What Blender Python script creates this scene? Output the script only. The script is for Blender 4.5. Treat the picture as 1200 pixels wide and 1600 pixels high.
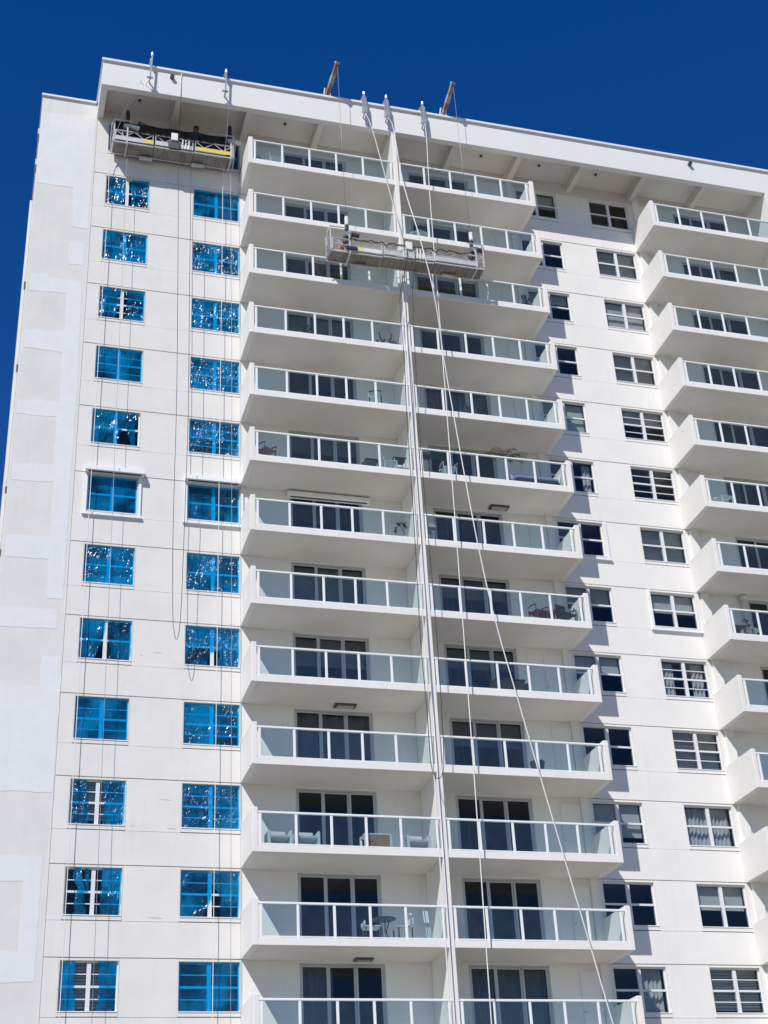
import bpy, bmesh, math, random
from mathutils import Vector, Matrix, noise

# ------------------------------------------------------------------ camera, sky, sun, exposure
ZB = 11.4                      # height of the datum (head of the lowest window row in view) above the ground
sc = bpy.context.scene
for o in list(bpy.data.objects): bpy.data.objects.remove(o)
cam_d = bpy.data.cameras.new('camera'); cam = bpy.data.objects.new('camera', cam_d)
sc.collection.objects.link(cam); sc.camera = cam
R_ = ((0.96211522, -0.26798562, -0.05017976), (-0.09088277, -0.48875527, 0.86767425), (0.25704984, 0.83024213, 0.49459416))
m = Matrix.Identity(4)
for i in range(3):
    m[i][0] = R_[0][i]; m[i][1] = R_[1][i]; m[i][2] = -R_[2][i]
m.translation = Vector((-2.8824, -42.9604, -9.7884 + ZB))
cam.matrix_world = m
cam_d.sensor_fit = 'VERTICAL'; cam_d.sensor_height = 24.0; cam_d.lens = 24.0 * 2262.7 / 1600.0
cam_d.clip_start = 0.1; cam_d.clip_end = 4000

SUN = Vector((-0.79, -1.0, 1.34)).normalized()      # towards the sun
world = bpy.data.worlds.new('World'); sc.world = world; world.use_nodes = True
nt = world.node_tree; nt.nodes.clear()
sky = nt.nodes.new('ShaderNodeTexSky'); sky.sky_type = 'NISHITA'; sky.sun_disc = False
sky.sun_elevation = math.asin(SUN.z); sky.sun_rotation = math.atan2(SUN.x, SUN.y)
sky.air_density = 1.0; sky.dust_density = 0.0; sky.ozone_density = 3.0; sky.altitude = 0
hs = nt.nodes.new('ShaderNodeHueSaturation'); hs.inputs['Saturation'].default_value = 1.385; hs.inputs['Hue'].default_value = 0.518
hs.inputs['Value'].default_value = 1.02
bg = nt.nodes.new('ShaderNodeBackground'); bg.inputs['Strength'].default_value = 0.10
wo = nt.nodes.new('ShaderNodeOutputWorld')
nt.links.new(sky.outputs[0], hs.inputs['Color']); nt.links.new(hs.outputs[0], bg.inputs[0]); nt.links.new(bg.outputs[0], wo.inputs[0])

sun_d = bpy.data.lights.new('sun', 'SUN'); sun_d.energy = 4.5; sun_d.angle = math.radians(0.53); sun_d.color = (1.0, 0.955, 0.89)
sun = bpy.data.objects.new('sun', sun_d); sc.collection.objects.link(sun)
sun.rotation_euler = SUN.to_track_quat('Z', 'Y').to_euler(); sun.location = (-60, -80, 120)
sc.view_settings.view_transform = 'Standard'; sc.view_settings.look = 'None'
sc.view_settings.exposure = 0.0; sc.view_settings.gamma = 1.0; sc.view_settings.use_curve_mapping = False
sc.render.engine = 'CYCLES'
sc.cycles.use_denoising = True
sc.cycles.max_bounces = 10; sc.cycles.transparent_max_bounces = 16; sc.cycles.diffuse_bounces = 5; sc.cycles.glossy_bounces = 4
sc.cycles.sample_clamp_indirect = 8

# ------------------------------------------------------------------ materials
MATS = {}
def mat(name, col, rough=0.6, metal=0.0, var=0.0, vscale=1.5, streak=0.0, bump=0.0, bscale=60.0, spec=0.5, tint=None):
    if name in MATS: return MATS[name]
    M = bpy.data.materials.new(name); M.use_nodes = True; t = M.node_tree; N = t.nodes; L = t.links
    b = N['Principled BSDF']; b.inputs['Roughness'].default_value = rough; b.inputs['Metallic'].default_value = metal
    b.inputs['Specular IOR Level'].default_value = spec
    b.inputs['Base Color'].default_value = (*col, 1)
    tc = N.new('ShaderNodeNewGeometry')
    if var or streak:
        nz = N.new('ShaderNodeTexNoise'); nz.inputs['Scale'].default_value = vscale; nz.inputs['Detail'].default_value = 6
        nz.inputs['Roughness'].default_value = 0.6
        L.new(tc.outputs['Position'], nz.inputs['Vector'])
        mp = N.new('ShaderNodeMapping'); mp.inputs['Scale'].default_value = (5.0, 5.0, 0.35)
        L.new(tc.outputs['Position'], mp.inputs['Vector'])
        n2 = N.new('ShaderNodeTexNoise'); n2.inputs['Scale'].default_value = 1.0; n2.inputs['Detail'].default_value = 5
        L.new(mp.outputs[0], n2.inputs['Vector'])
        r1 = N.new('ShaderNodeMapRange'); r1.inputs['From Min'].default_value = 0.3; r1.inputs['From Max'].default_value = 0.7
        r1.inputs['To Min'].default_value = 1.0 - var; r1.inputs['To Max'].default_value = 1.0 + var * 0.4
        L.new(nz.outputs['Fac'], r1.inputs['Value'])
        r2 = N.new('ShaderNodeMapRange'); r2.inputs['From Min'].default_value = 0.55; r2.inputs['From Max'].default_value = 0.8
        r2.inputs['To Min'].default_value = 1.0; r2.inputs['To Max'].default_value = 1.0 - streak
        L.new(n2.outputs['Fac'], r2.inputs['Value'])
        mu = N.new('ShaderNodeMath'); mu.operation = 'MULTIPLY'; L.new(r1.outputs[0], mu.inputs[0]); L.new(r2.outputs[0], mu.inputs[1])
        vm = N.new('ShaderNodeVectorMath'); vm.operation = 'SCALE'; vm.inputs[0].default_value = col
        L.new(mu.outputs[0], vm.inputs['Scale'])
        src = vm.outputs[0]
        if tint:
            n3 = N.new('ShaderNodeTexNoise'); n3.inputs['Scale'].default_value = vscale * 0.37; n3.inputs['Detail'].default_value = 3
            L.new(tc.outputs['Position'], n3.inputs['Vector'])
            r3 = N.new('ShaderNodeMapRange'); r3.inputs['From Min'].default_value = 0.42; r3.inputs['From Max'].default_value = 0.62
            L.new(n3.outputs['Fac'], r3.inputs['Value'])
            mx = N.new('ShaderNodeMix'); mx.data_type = 'RGBA'
            L.new(r3.outputs[0], mx.inputs['Factor']); L.new(src, mx.inputs['A']); mx.inputs['B'].default_value = (*tint, 1)
            src = mx.outputs['Result']
        L.new(src, b.inputs['Base Color'])
    if bump:
        nb = N.new('ShaderNodeTexNoise'); nb.inputs['Scale'].default_value = bscale; nb.inputs['Detail'].default_value = 4
        L.new(tc.outputs['Position'], nb.inputs['Vector'])
        bm_ = N.new('ShaderNodeBump'); bm_.inputs['Strength'].default_value = bump; bm_.inputs['Distance'].default_value = 0.02
        L.new(nb.outputs['Fac'], bm_.inputs['Height']); L.new(bm_.outputs[0], b.inputs['Normal'])
    MATS[name] = M; return M

def glass(name, tint, ior, haze=0.0, hazecol=(0.6, 0.7, 0.7), rough=0.02, wav=0.0):
    M = bpy.data.materials.new(name); M.use_nodes = True; t = M.node_tree; N = t.nodes; L = t.links; N.clear()
    out = N.new('ShaderNodeOutputMaterial'); fr = N.new('ShaderNodeFresnel')
    gb = N.new('ShaderNodeNewGeometry'); mi = N.new('ShaderNodeMapRange'); mi.inputs['To Min'].default_value = ior; mi.inputs['To Max'].default_value = 1.0 / ior
    L.new(gb.outputs['Backfacing'], mi.inputs['Value']); L.new(mi.outputs[0], fr.inputs['IOR'])
    tr = N.new('ShaderNodeBsdfTransparent'); tr.inputs[0].default_value = (*tint, 1)
    gl = N.new('ShaderNodeBsdfGlossy'); gl.inputs['Roughness'].default_value = rough; gl.inputs[0].default_value = (1, 1, 1, 1)
    mx = N.new('ShaderNodeMixShader'); L.new(fr.outputs[0], mx.inputs[0])
    base = tr
    if haze:
        df = N.new('ShaderNodeBsdfDiffuse'); df.inputs[0].default_value = (*hazecol, 1)
        m0 = N.new('ShaderNodeMixShader')
        g0 = N.new('ShaderNodeNewGeometry'); n0 = N.new('ShaderNodeTexNoise'); n0.inputs['Scale'].default_value = 2.2; n0.inputs['Detail'].default_value = 5
        L.new(g0.outputs['Position'], n0.inputs['Vector'])
        q0 = N.new('ShaderNodeMapRange'); q0.inputs['From Min'].default_value = 0.3; q0.inputs['From Max'].default_value = 0.7
        q0.inputs['To Min'].default_value = haze * 0.6; q0.inputs['To Max'].default_value = haze * 1.4
        L.new(n0.outputs['Fac'], q0.inputs['Value']); L.new(q0.outputs[0], m0.inputs[0])
        L.new(tr.outputs[0], m0.inputs[1]); L.new(df.outputs[0], m0.inputs[2]); base = m0
    if wav:
        g1 = N.new('ShaderNodeNewGeometry'); n1 = N.new('ShaderNodeTexNoise'); n1.inputs['Scale'].default_value = 1.7
        L.new(g1.outputs['Position'], n1.inputs['Vector'])
        b1 = N.new('ShaderNodeBump'); b1.inputs['Strength'].default_value = wav; b1.inputs['Distance'].default_value = 0.05
        L.new(n1.outputs['Fac'], b1.inputs['Height']); L.new(b1.outputs[0], gl.inputs['Normal'])
    L.new(base.outputs[0], mx.inputs[1]); L.new(gl.outputs[0], mx.inputs[2]); L.new(mx.outputs[0], out.inputs[0])
    MATS[name] = M; return M

def film_mat():
    M = bpy.data.materials.new('blue_film'); M.use_nodes = True; t = M.node_tree; N = t.nodes; L = t.links; N.clear()
    out = N.new('ShaderNodeOutputMaterial'); g = N.new('ShaderNodeNewGeometry')
    nz = N.new('ShaderNodeTexNoise'); nz.inputs['Scale'].default_value = 5.5; nz.inputs['Detail'].default_value = 2.0
    nz.inputs['Distortion'].default_value = 1.2
    oi = N.new('ShaderNodeObjectInfo')
    mp = N.new('ShaderNodeMapping'); mp.inputs['Scale'].default_value = (1.25, 1.0, 0.62); L.new(g.outputs['Position'], mp.inputs['Vector']); L.new(mp.outputs[0], nz.inputs['Vector'])
    bs = N.new('ShaderNodeMapRange'); bs.inputs['To Min'].default_value = 0.16; bs.inputs['To Max'].default_value = 0.95; L.new(oi.outputs['Random'], bs.inputs['Value'])
    n9 = N.new('ShaderNodeTexNoise'); n9.inputs['Scale'].default_value = 1.6; L.new(g.outputs['Position'], n9.inputs['Vector'])
    q9 = N.new('ShaderNodeMapRange'); q9.inputs['From Min'].default_value = 0.35; q9.inputs['From Max'].default_value = 0.6; q9.inputs['To Min'].default_value = 0.2; L.new(n9.outputs['Fac'], q9.inputs['Value'])
    m9 = N.new('ShaderNodeMath'); m9.operation = 'MULTIPLY'; L.new(bs.outputs[0], m9.inputs[0]); L.new(q9.outputs[0], m9.inputs[1])
    bp = N.new('ShaderNodeBump'); bp.inputs['Strength'].default_value = 1.0; bp.inputs['Distance'].default_value = 0.24
    L.new(nz.outputs['Fac'], bp.inputs['Height']); L.new(m9.outputs[0], bp.inputs['Strength'])
    tr = N.new('ShaderNodeBsdfTransparent'); tr.inputs[0].default_value = (0.0, 0.64, 0.95, 1)
    df = N.new('ShaderNodeBsdfDiffuse'); df.inputs['Color'].default_value = (0.0, 0.38, 0.84, 1); L.new(bp.outputs[0], df.inputs['Normal'])
    n2 = N.new('ShaderNodeTexNoise'); n2.inputs['Scale'].default_value = 0.9; n2.inputs['Detail'].default_value = 4; L.new(g.outputs['Position'], n2.inputs['Vector'])
    rg = N.new('ShaderNodeMapRange'); rg.inputs['From Min'].default_value = 0.42; rg.inputs['From Max'].default_value = 0.62; rg.inputs['To Min'].default_value = 0.06; rg.inputs['To Max'].default_value = 0.38
    L.new(n2.outputs['Fac'], rg.inputs['Value'])
    m0 = N.new('ShaderNodeMixShader'); L.new(rg.outputs[0], m0.inputs[0]); L.new(tr.outputs[0], m0.inputs[1]); L.new(df.outputs[0], m0.inputs[2])
    gl = N.new('ShaderNodeBsdfGlossy'); gl.inputs['Roughness'].default_value = 0.19; L.new(bp.outputs[0], gl.inputs['Normal'])
    mx = N.new('ShaderNodeMixShader'); mx.inputs[0].default_value = 0.038
    L.new(m0.outputs[0], mx.inputs[1]); L.new(gl.outputs[0], mx.inputs[2]); L.new(mx.outputs[0], out.inputs[0])
    MATS['blue_film'] = M; return M

W_NEW = mat('white_stucco', (0.80, 0.785, 0.745), 0.85, var=0.05, vscale=0.7, streak=0.06, bump=0.09, bscale=45)
W_OLD = mat('weathered_stucco', (0.735, 0.72, 0.69), 0.88, var=0.06, vscale=0.9, streak=0.06, bump=0.10, bscale=45)
W_END = mat('beige_stucco', (0.70, 0.695, 0.665), 0.9, var=0.07, vscale=0.8, streak=0.05, bump=0.12, bscale=30)
W_PATCH = mat('primer_patch', (0.72, 0.735, 0.75), 0.8, var=0.05, vscale=1.6, streak=0.03, bump=0.08, bscale=35)
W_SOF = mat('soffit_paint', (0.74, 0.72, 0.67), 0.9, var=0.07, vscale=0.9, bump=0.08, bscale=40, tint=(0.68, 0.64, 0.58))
W_FAS = mat('fascia_paint', (0.745, 0.75, 0.735), 0.8, var=0.03, vscale=0.6, streak=0.02, bump=0.08, bscale=40)
M_JOINT = mat('joint', (0.28, 0.27, 0.26), 0.9)
M_FRAME = mat('window_frame_white', (0.72, 0.73, 0.74), 0.45, var=0.04)
M_ALU = mat('door_aluminium', (0.50, 0.52, 0.55), 0.45, 0.3, var=0.04)
M_RAIL = mat('rail_white', (0.82, 0.84, 0.84), 0.4, var=0.03)
M_COPE = mat('coping_metal', (0.78, 0.79, 0.80), 0.4)
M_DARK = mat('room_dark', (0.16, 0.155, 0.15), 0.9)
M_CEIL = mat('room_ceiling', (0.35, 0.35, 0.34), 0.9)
M_BLIND = mat('blind_cloth', (0.62, 0.63, 0.60), 0.8, var=0.05, vscale=3)
M_SLAT = mat('blind_slats', (0.60, 0.62, 0.60), 0.5, var=0.05, vscale=3)
M_CURT = mat('curtain_cloth', (0.60, 0.60, 0.60), 0.85, var=0.08, vscale=4)
M_GREEN = mat('blind_green', (0.62, 0.68, 0.58), 0.7, var=0.05)
M_STEEL = mat('galvanised_steel', (0.55, 0.57, 0.58), 0.38, 0.6, var=0.15, vscale=9)
M_ALS = mat('stage_aluminium', (0.66, 0.655, 0.64), 0.4, 0.25, var=0.18, vscale=6)
M_DECK = mat('stage_deck', (0.37, 0.34, 0.295), 0.8, var=0.3, vscale=5, streak=0.25, bump=0.3, bscale=30, tint=(0.26, 0.23, 0.195))
M_BLACK = mat('black_rubber', (0.025, 0.025, 0.028), 0.55)
M_DGREY = mat('dark_grey_metal', (0.09, 0.095, 0.10), 0.5, 0.2)
M_YEL = mat('yellow_sticker', (0.80, 0.62, 0.04), 0.5, var=0.06, vscale=8)
M_BLUEP = mat('blue_plastic', (0.02, 0.03, 0.075), 0.45)
M_NET = mat('debris_net', (0.022, 0.022, 0.03), 0.85, var=0.3, vscale=6)
M_ROPE = mat('white_rope', (0.74, 0.735, 0.715), 0.8)
M_WIRE = mat('wire_rope', (0.33, 0.33, 0.33), 0.5, 0.5)
M_RUST = mat('rusty_beam', (0.34, 0.155, 0.075), 0.85, var=0.35, vscale=5, tint=(0.36, 0.33, 0.30))
M_TIN = mat('bare_beam_steel', (0.45, 0.46, 0.46), 0.6, 0.2, var=0.2, vscale=8)
M_RED = mat('red_cloth', (0.62, 0.06, 0.04), 0.7)
M_POT = mat('white_pot', (0.78, 0.77, 0.74), 0.5)
M_POTB = mat('bronze_pot', (0.20, 0.17, 0.15), 0.6)
M_PLAS = mat('white_plastic', (0.80, 0.80, 0.78), 0.4)
M_LEAF = mat('leaf_green', (0.06, 0.13, 0.035), 0.5, var=0.4, vscale=9)
M_ALOE = mat('aloe_green', (0.22, 0.32, 0.13), 0.5, var=0.3, vscale=12)
M_BARK = mat('stem_brown', (0.16, 0.11, 0.07), 0.8)
M_PETAL = mat('red_petal', (0.60, 0.05, 0.05), 0.6)
M_WOOD = mat('slat_wood', (0.45, 0.24, 0.12), 0.6, var=0.2, vscale=10)
M_DWOOD = mat('dark_wood', (0.07, 0.045, 0.035), 0.5)
M_CUSH = mat('purple_cushion', (0.42, 0.40, 0.60), 0.8, var=0.1)
M_MAR = mat('maroon_fabric', (0.16, 0.045, 0.05), 0.8)
M_SKIN = mat('skin', (0.13, 0.075, 0.05), 0.6)
M_LAMP = mat('lamp_diffuser', (0.42, 0.40, 0.36), 0.5)
G_WIN = glass('window_glass', (0.80, 0.83, 0.85), 1.38, wav=0.15)
G_DOOR = glass('door_glass', (0.60, 0.64, 0.68), 1.36, wav=0.12)
G_RAIL = glass('rail_glass', (0.79, 0.86, 0.88), 1.40, haze=0.014, wav=0.03)
M_FILM = film_mat()
M_GROUND = mat('pavement', (0.215, 0.19, 0.155), 0.9, var=0.2, vscale=0.2)
M_ROOF = mat('roof_membrane', (0.5, 0.5, 0.48), 0.9)

# ------------------------------------------------------------------ mesh builder
C = sc.collection
WO = {}                                  # world origin of every object (pure translations)
class MB:
    def __init__(s): s.v = []; s.f = []; s.mi = []; s.mats = []
    def _m(s, mt):
        if mt is None: return 0
        if mt not in s.mats: s.mats.append(mt)
        return s.mats.index(mt)
    def add(s, vs, fs, mt=None):
        n = len(s.v); k = s._m(mt); s.v += [tuple(p) for p in vs]
        for f in fs: s.f.append(tuple(i + n for i in f)); s.mi.append(k)
        return s
    def box(s, x0, x1, y0, y1, z0, z1, mt=None):
        return s.add([(x, y, z) for x in (x0, x1) for y in (y0, y1) for z in (z0, z1)],
            [(0, 1, 3, 2), (4, 6, 7, 5), (0, 4, 5, 1), (2, 3, 7, 6), (0, 2, 6, 4), (1, 5, 7, 3)], mt)
    def bbox(s, x0, x1, y0, y1, z0, z1, b=0.01, mt=None):      # box with bevelled edges
        bm = bmesh.new(); bmesh.ops.create_cube(bm, size=1.0)
        for v in bm.verts: v.co = Vector(((x0 + x1) / 2 + v.co.x * (x1 - x0), (y0 + y1) / 2 + v.co.y * (y1 - y0), (z0 + z1) / 2 + v.co.z * (z1 - z0)))
        bmesh.ops.bevel(bm, geom=bm.edges[:], offset=b, segments=1, affect='EDGES', profile=0.5)
        bm.verts.index_update()
        s.add([v.co[:] for v in bm.verts], [[v.index for v in f.verts] for f in bm.faces], mt); bm.free(); return s
    def bar(s, p, q, w, h=None, mt=None):                      # rectangular bar from p to q
        h = h or w; p = Vector(p); q = Vector(q); d = (q - p).normalized()
        up = Vector((0, 0, 1)) if abs(d.z) < 0.9 else Vector((0, 1, 0))
        a = d.cross(up).normalized() * (w / 2); b = a.cross(d).normalized() * (h / 2)
        vs = [c + sa * a + sb * b for c in (p, q) for sa, sb in ((-1, -1), (1, -1), (1, 1), (-1, 1))]
        return s.add(vs, [(0, 1, 2, 3), (7, 6, 5, 4), (0, 4, 5, 1), (1, 5, 6, 2), (2, 6, 7, 3), (3, 7, 4, 0)], mt)
    def tube(s, path, r, n=6, mt=None, cap=True, taper=None):
        path = [Vector(p) for p in path]; vs = []; fs = []
        for i, p in enumerate(path):
            d = (path[min(i + 1, len(path) - 1)] - path[max(i - 1, 0)]).normalized()
            up = Vector((0, 0, 1)) if abs(d.z) < 0.9 else Vector((0, 1, 0))
            a = d.cross(up).normalized(); b = a.cross(d).normalized()
            rr = r if taper is None else r + (taper - r) * i / max(1, len(path) - 1)
            for k in range(n):
                t = 2 * math.pi * k / n; vs.append(p + a * math.cos(t) * rr + b * math.sin(t) * rr)
        for i in range(len(path) - 1):
            for k in range(n):
                fs.append((i * n + k, i * n + (k + 1) % n, (i + 1) * n + (k + 1) % n, (i + 1) * n + k))
        if cap: fs.append(tuple(range(n))[::-1]); fs.append(tuple((len(path) - 1) * n + k for k in range(n)))
        return s.add(vs, fs, mt)
    def lathe(s, prof, c=(0, 0, 0), n=14, mt=None):
        vs = []; fs = []; c = Vector(c)
        for r, z in prof:
            for k in range(n):
                t = 2 * math.pi * k / n; vs.append(c + Vector((r * math.cos(t), r * math.sin(t), z)))
        for i in range(len(prof) - 1):
            for k in range(n): fs.append((i * n + k, i * n + (k + 1) % n, (i + 1) * n + (k + 1) % n, (i + 1) * n + k))
        fs.append(tuple(range(n))[::-1]); fs.append(tuple((len(prof) - 1) * n + k for k in range(n)))
        return s.add(vs, fs, mt)
    def leaf(s, p, q, w, droop=0.0, mt=None, n=4):             # pointed, slightly folded leaf
        p = Vector(p); q = Vector(q); d = q - p; side = d.cross(Vector((0, 0, 1)))
        if side.length < 1e-4: side = Vector((1, 0, 0))
        side.normalize(); vs = []; fs = []
        for i in range(n + 1):
            t = i / n; c = p + d * t - Vector((0, 0, droop * t * t)); ww = w * (math.sin(math.pi * (0.12 + 0.88 * t)) * 0.9 + 0.1) * (1 if i < n else 0.1)
            vs += [c - side * ww, c - Vector((0, 0, ww * 0.35)), c + side * ww]
        for i in range(n):
            a = i * 3; fs += [(a, a + 1, a + 4, a + 3), (a + 1, a + 2, a + 5, a + 4)]
        return s.add(vs, fs, mt)
    def mesh(s, name, default=None):
        me = bpy.data.meshes.new(name); me.from_pydata(s.v, [], s.f)
        for M in (s.mats or [default]): me.materials.append(M)
        if s.mats: me.polygons.foreach_set('material_index', s.mi)
        bm = bmesh.new(); bm.from_mesh(me); bmesh.ops.recalc_face_normals(bm, faces=bm.faces[:]); bm.to_mesh(me); bm.free()
        me.update(); return me

def link(name, data, parent, loc):
    """loc in datum coordinates (z=0 at the datum)."""
    o = bpy.data.objects.new(name, data); C.objects.link(o)
    w = Vector((loc[0], loc[1], loc[2] + ZB)); WO[o] = w
    if parent is not None: o.parent = parent; o.location = w - WO[parent]
    else: o.location = w
    return o
def ob(name, mb, mt, parent=None, loc=(0, 0, 0), smooth=False):
    me = mb if isinstance(mb, bpy.types.Mesh) else mb.mesh(name, mt)
    if smooth:
        for p in me.polygons: p.use_smooth = True
    return link(name, me, parent, loc)
def tag(o, label, cat, group=None):
    o['label'] = label; o['category'] = cat
    if group: o['group'] = group
    return o
def thing(name, label, cat, loc, group=None): return tag(link(name, None, None, loc), label, cat, group)
def struct(o): o['kind'] = 'structure'; return o
CACHE = {}
def cached(key, fn, mt):
    if key not in CACHE: CACHE[key] = fn().mesh(str(key[0]), mt)
    return CACHE[key]
rnd = random.Random(7)

# ------------------------------------------------------------------ ground
g = MB(); n = 24; S = 900.0
vs = [(-S + 2 * S * i / n, -S + 2 * S * j / n, 0) for j in range(n + 1) for i in range(n + 1)]
g.add(vs, [(j * (n + 1) + i, j * (n + 1) + i + 1, (j + 1) * (n + 1) + i + 1, (j + 1) * (n + 1) + i) for j in range(n) for i in range(n)])
struct(ob('ground', g, M_GROUND, None, (0, 0, -ZB)))

# ------------------------------------------------------------------ the building
BLD = thing('apartment_tower', 'white high-rise apartment tower with stacked balconies and blue-taped windows', 'building', (14, 0, -ZB))
H = 2.7; D = 1.83; ROWS = range(0, 13)
head = lambda k: (12 - k) * H
slabtop = lambda k: head(k) - 2.41
slabbot = lambda k: slabtop(k) - 0.22
XR = 34.2
LW = [(0.0, 1.66), (3.39, 5.19)]; RW = [(17.08, 18.90), (20.44, 22.24)]
SEC = [(-0.46, 5.22, LW, W_OLD), (17.07, 22.30, RW, W_NEW)]
BAYS = [dict(n='L', x0=5.22, x1=11.09, par=(5.22, 5.39), door=(6.98, 9.63), wall=(5.22, 11.09), posts=[5.47, 6.56, 7.65, 8.73, 9.82, 10.98]),
        dict(n='R', x0=11.26, x1=17.07, par=(16.89, 17.07), door=(12.28, 14.94), wall=(11.26, 17.07), posts=[11.36, 12.36, 13.46, 14.55, 15.63, 16.74], clos=(15.92, 16.60), pil=(16.63, 16.89)),
        dict(n='RR', x0=22.30, x1=28.01, par=(22.30, 22.46), door=(24.42, 27.07), wall=(22.30, 28.01), posts=[22.55, 23.58, 24.67, 25.76, 26.88, 27.90], clos=(22.80, 23.40), pil=(22.46, 22.77)),
        dict(n='X', x0=28.18, x1=33.99, par=(33.81, 33.99), door=(29.20, 31.86), wall=(28.18, 34.2), posts=[28.28, 29.28, 30.38, 31.47, 32.55, 33.66])]

# interior floors, back wall and the rear mass of the tower
for k in range(-1, 13):
    z0, z1 = (slabbot(k), slabtop(k)) if k >= 0 else (32.7, 33.0)
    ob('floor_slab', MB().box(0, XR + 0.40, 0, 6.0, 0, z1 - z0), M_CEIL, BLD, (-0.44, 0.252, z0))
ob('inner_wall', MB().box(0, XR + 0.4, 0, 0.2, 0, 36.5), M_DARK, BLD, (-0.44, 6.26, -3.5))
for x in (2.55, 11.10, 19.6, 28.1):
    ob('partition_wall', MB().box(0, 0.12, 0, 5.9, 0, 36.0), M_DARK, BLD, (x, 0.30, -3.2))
ob('rear_wall', MB().box(-0.42, XR, 6.6, 16, -ZB, 33.2).box(XR - 0.1, XR, 0.3, 6.5, -ZB, 33.2), W_OLD, BLD, (0, 0, 0))
# plain storeys below the lowest row in view
lo = MB().box(-0.46, XR, 0.0, 6.0, -ZB, slabbot(12) - 0.004)
ob('lower_wall', lo, W_NEW, BLD, (0, 0, 0))

# ---- windows
BW = 0.025
def ring(w, h, t0, t1, tb, y0, y1):      # rectangular ring around a w x h opening (top t0, sides t1, bottom tb), origin top-left of the opening
    mb = MB()
    mb.box(-t1, w + t1, y0, y1, 0, t0); mb.box(-t1, w + t1, y0, y1, -h - tb, -h)
    mb.box(-t1, 0, y0, y1, -h, 0); mb.box(w, w + t1, y0, y1, -h, 0); return mb
WH = 1.43
def make_window(x0, x1, k, sec, muntin=False, blind=None, hi=0, tracks=False):
    w = x1 - x0; h = head(k); loc = (x0, 0, h)
    key = ('window', round(w, 3), sec)
    side = min(0.028, x0 - 17.0) if sec == 1 and x0 < 18 else 0.028
    def frame():
        mb = MB()
        r = ring(w, WH, 0.062, 0.02, 0.115, -0.012, 0.2); mb.add(r.v, r.f, W_NEW if sec else W_OLD)
        r = ring(w - 0.1, WH - 0.1, 0.05, 0.05, 0.05, 0.075, 0.15); mb.add([(a + 0.05, b, c - 0.05) for a, b, c in r.v], r.f, M_FRAME)
        mb.box(0.0, w, -0.03, 0.075, -WH, -WH + 0.03, M_FRAME)
        return mb
    o = ob('window', cached(key, frame, M_FRAME), M_FRAME, BLD, loc)
    ob('mullion', cached(('mullion',), lambda: MB().box(-0.06, 0.06, 0.055, 0.16, -WH + 0.051, -0.051), M_FRAME), M_FRAME, o, (x0 + w / 2, 0, h))
    hw = w / 2 - 0.11
    for s in (0, 1):
        xa = x0 + 0.05 + s * (w / 2 + 0.01)
        ob('sash_rail', cached(('sash_rail', round(hw, 3)), lambda: MB().box(0, hw, 0.06, 0.13, -0.035, 0.03), M_FRAME), M_FRAME, o, (xa, 0, h - WH / 2))
        for v in (0, 1):
            zt = h - 0.051 - v * (WH / 2 - 0.015)
            ob('pane', cached(('pane', round(hw, 3)), lambda: MB().box(0, hw, 0, 0.008, -(WH / 2 - 0.09), 0), G_WIN), G_WIN, o, (xa, 0.085 + 0.025 * (1 - v), zt))
            if muntin:
                ob('muntin', cached(('muntin', round(hw, 3)), lambda: MB().box(0, hw, -0.012, 0.02, -0.014, 0.014), M_FRAME), M_FRAME, o, (xa, 0.08 + 0.025 * (1 - v), zt - (WH / 2 - 0.09) / 2))
    if blind: make_blind(o, blind, x0 + 0.05, x1 - 0.05, h - 0.03, h - WH + 0.04, 0.24, k)
    if tracks:
        t = MB()
        for xx in ((-0.125, w + 0.03) if tracks is True else (w + 0.03,)): t.box(xx, xx + 0.095, -0.07, -0.0125, -WH - 0.08, 0.05)
        t.box(-0.17 if tracks is True else 0.0, w + 0.17, -0.11, -0.0125, -WH - 0.17, -WH - 0.085)
        ob('shutter_track', t, M_RAIL, o, loc)
    return o

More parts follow.
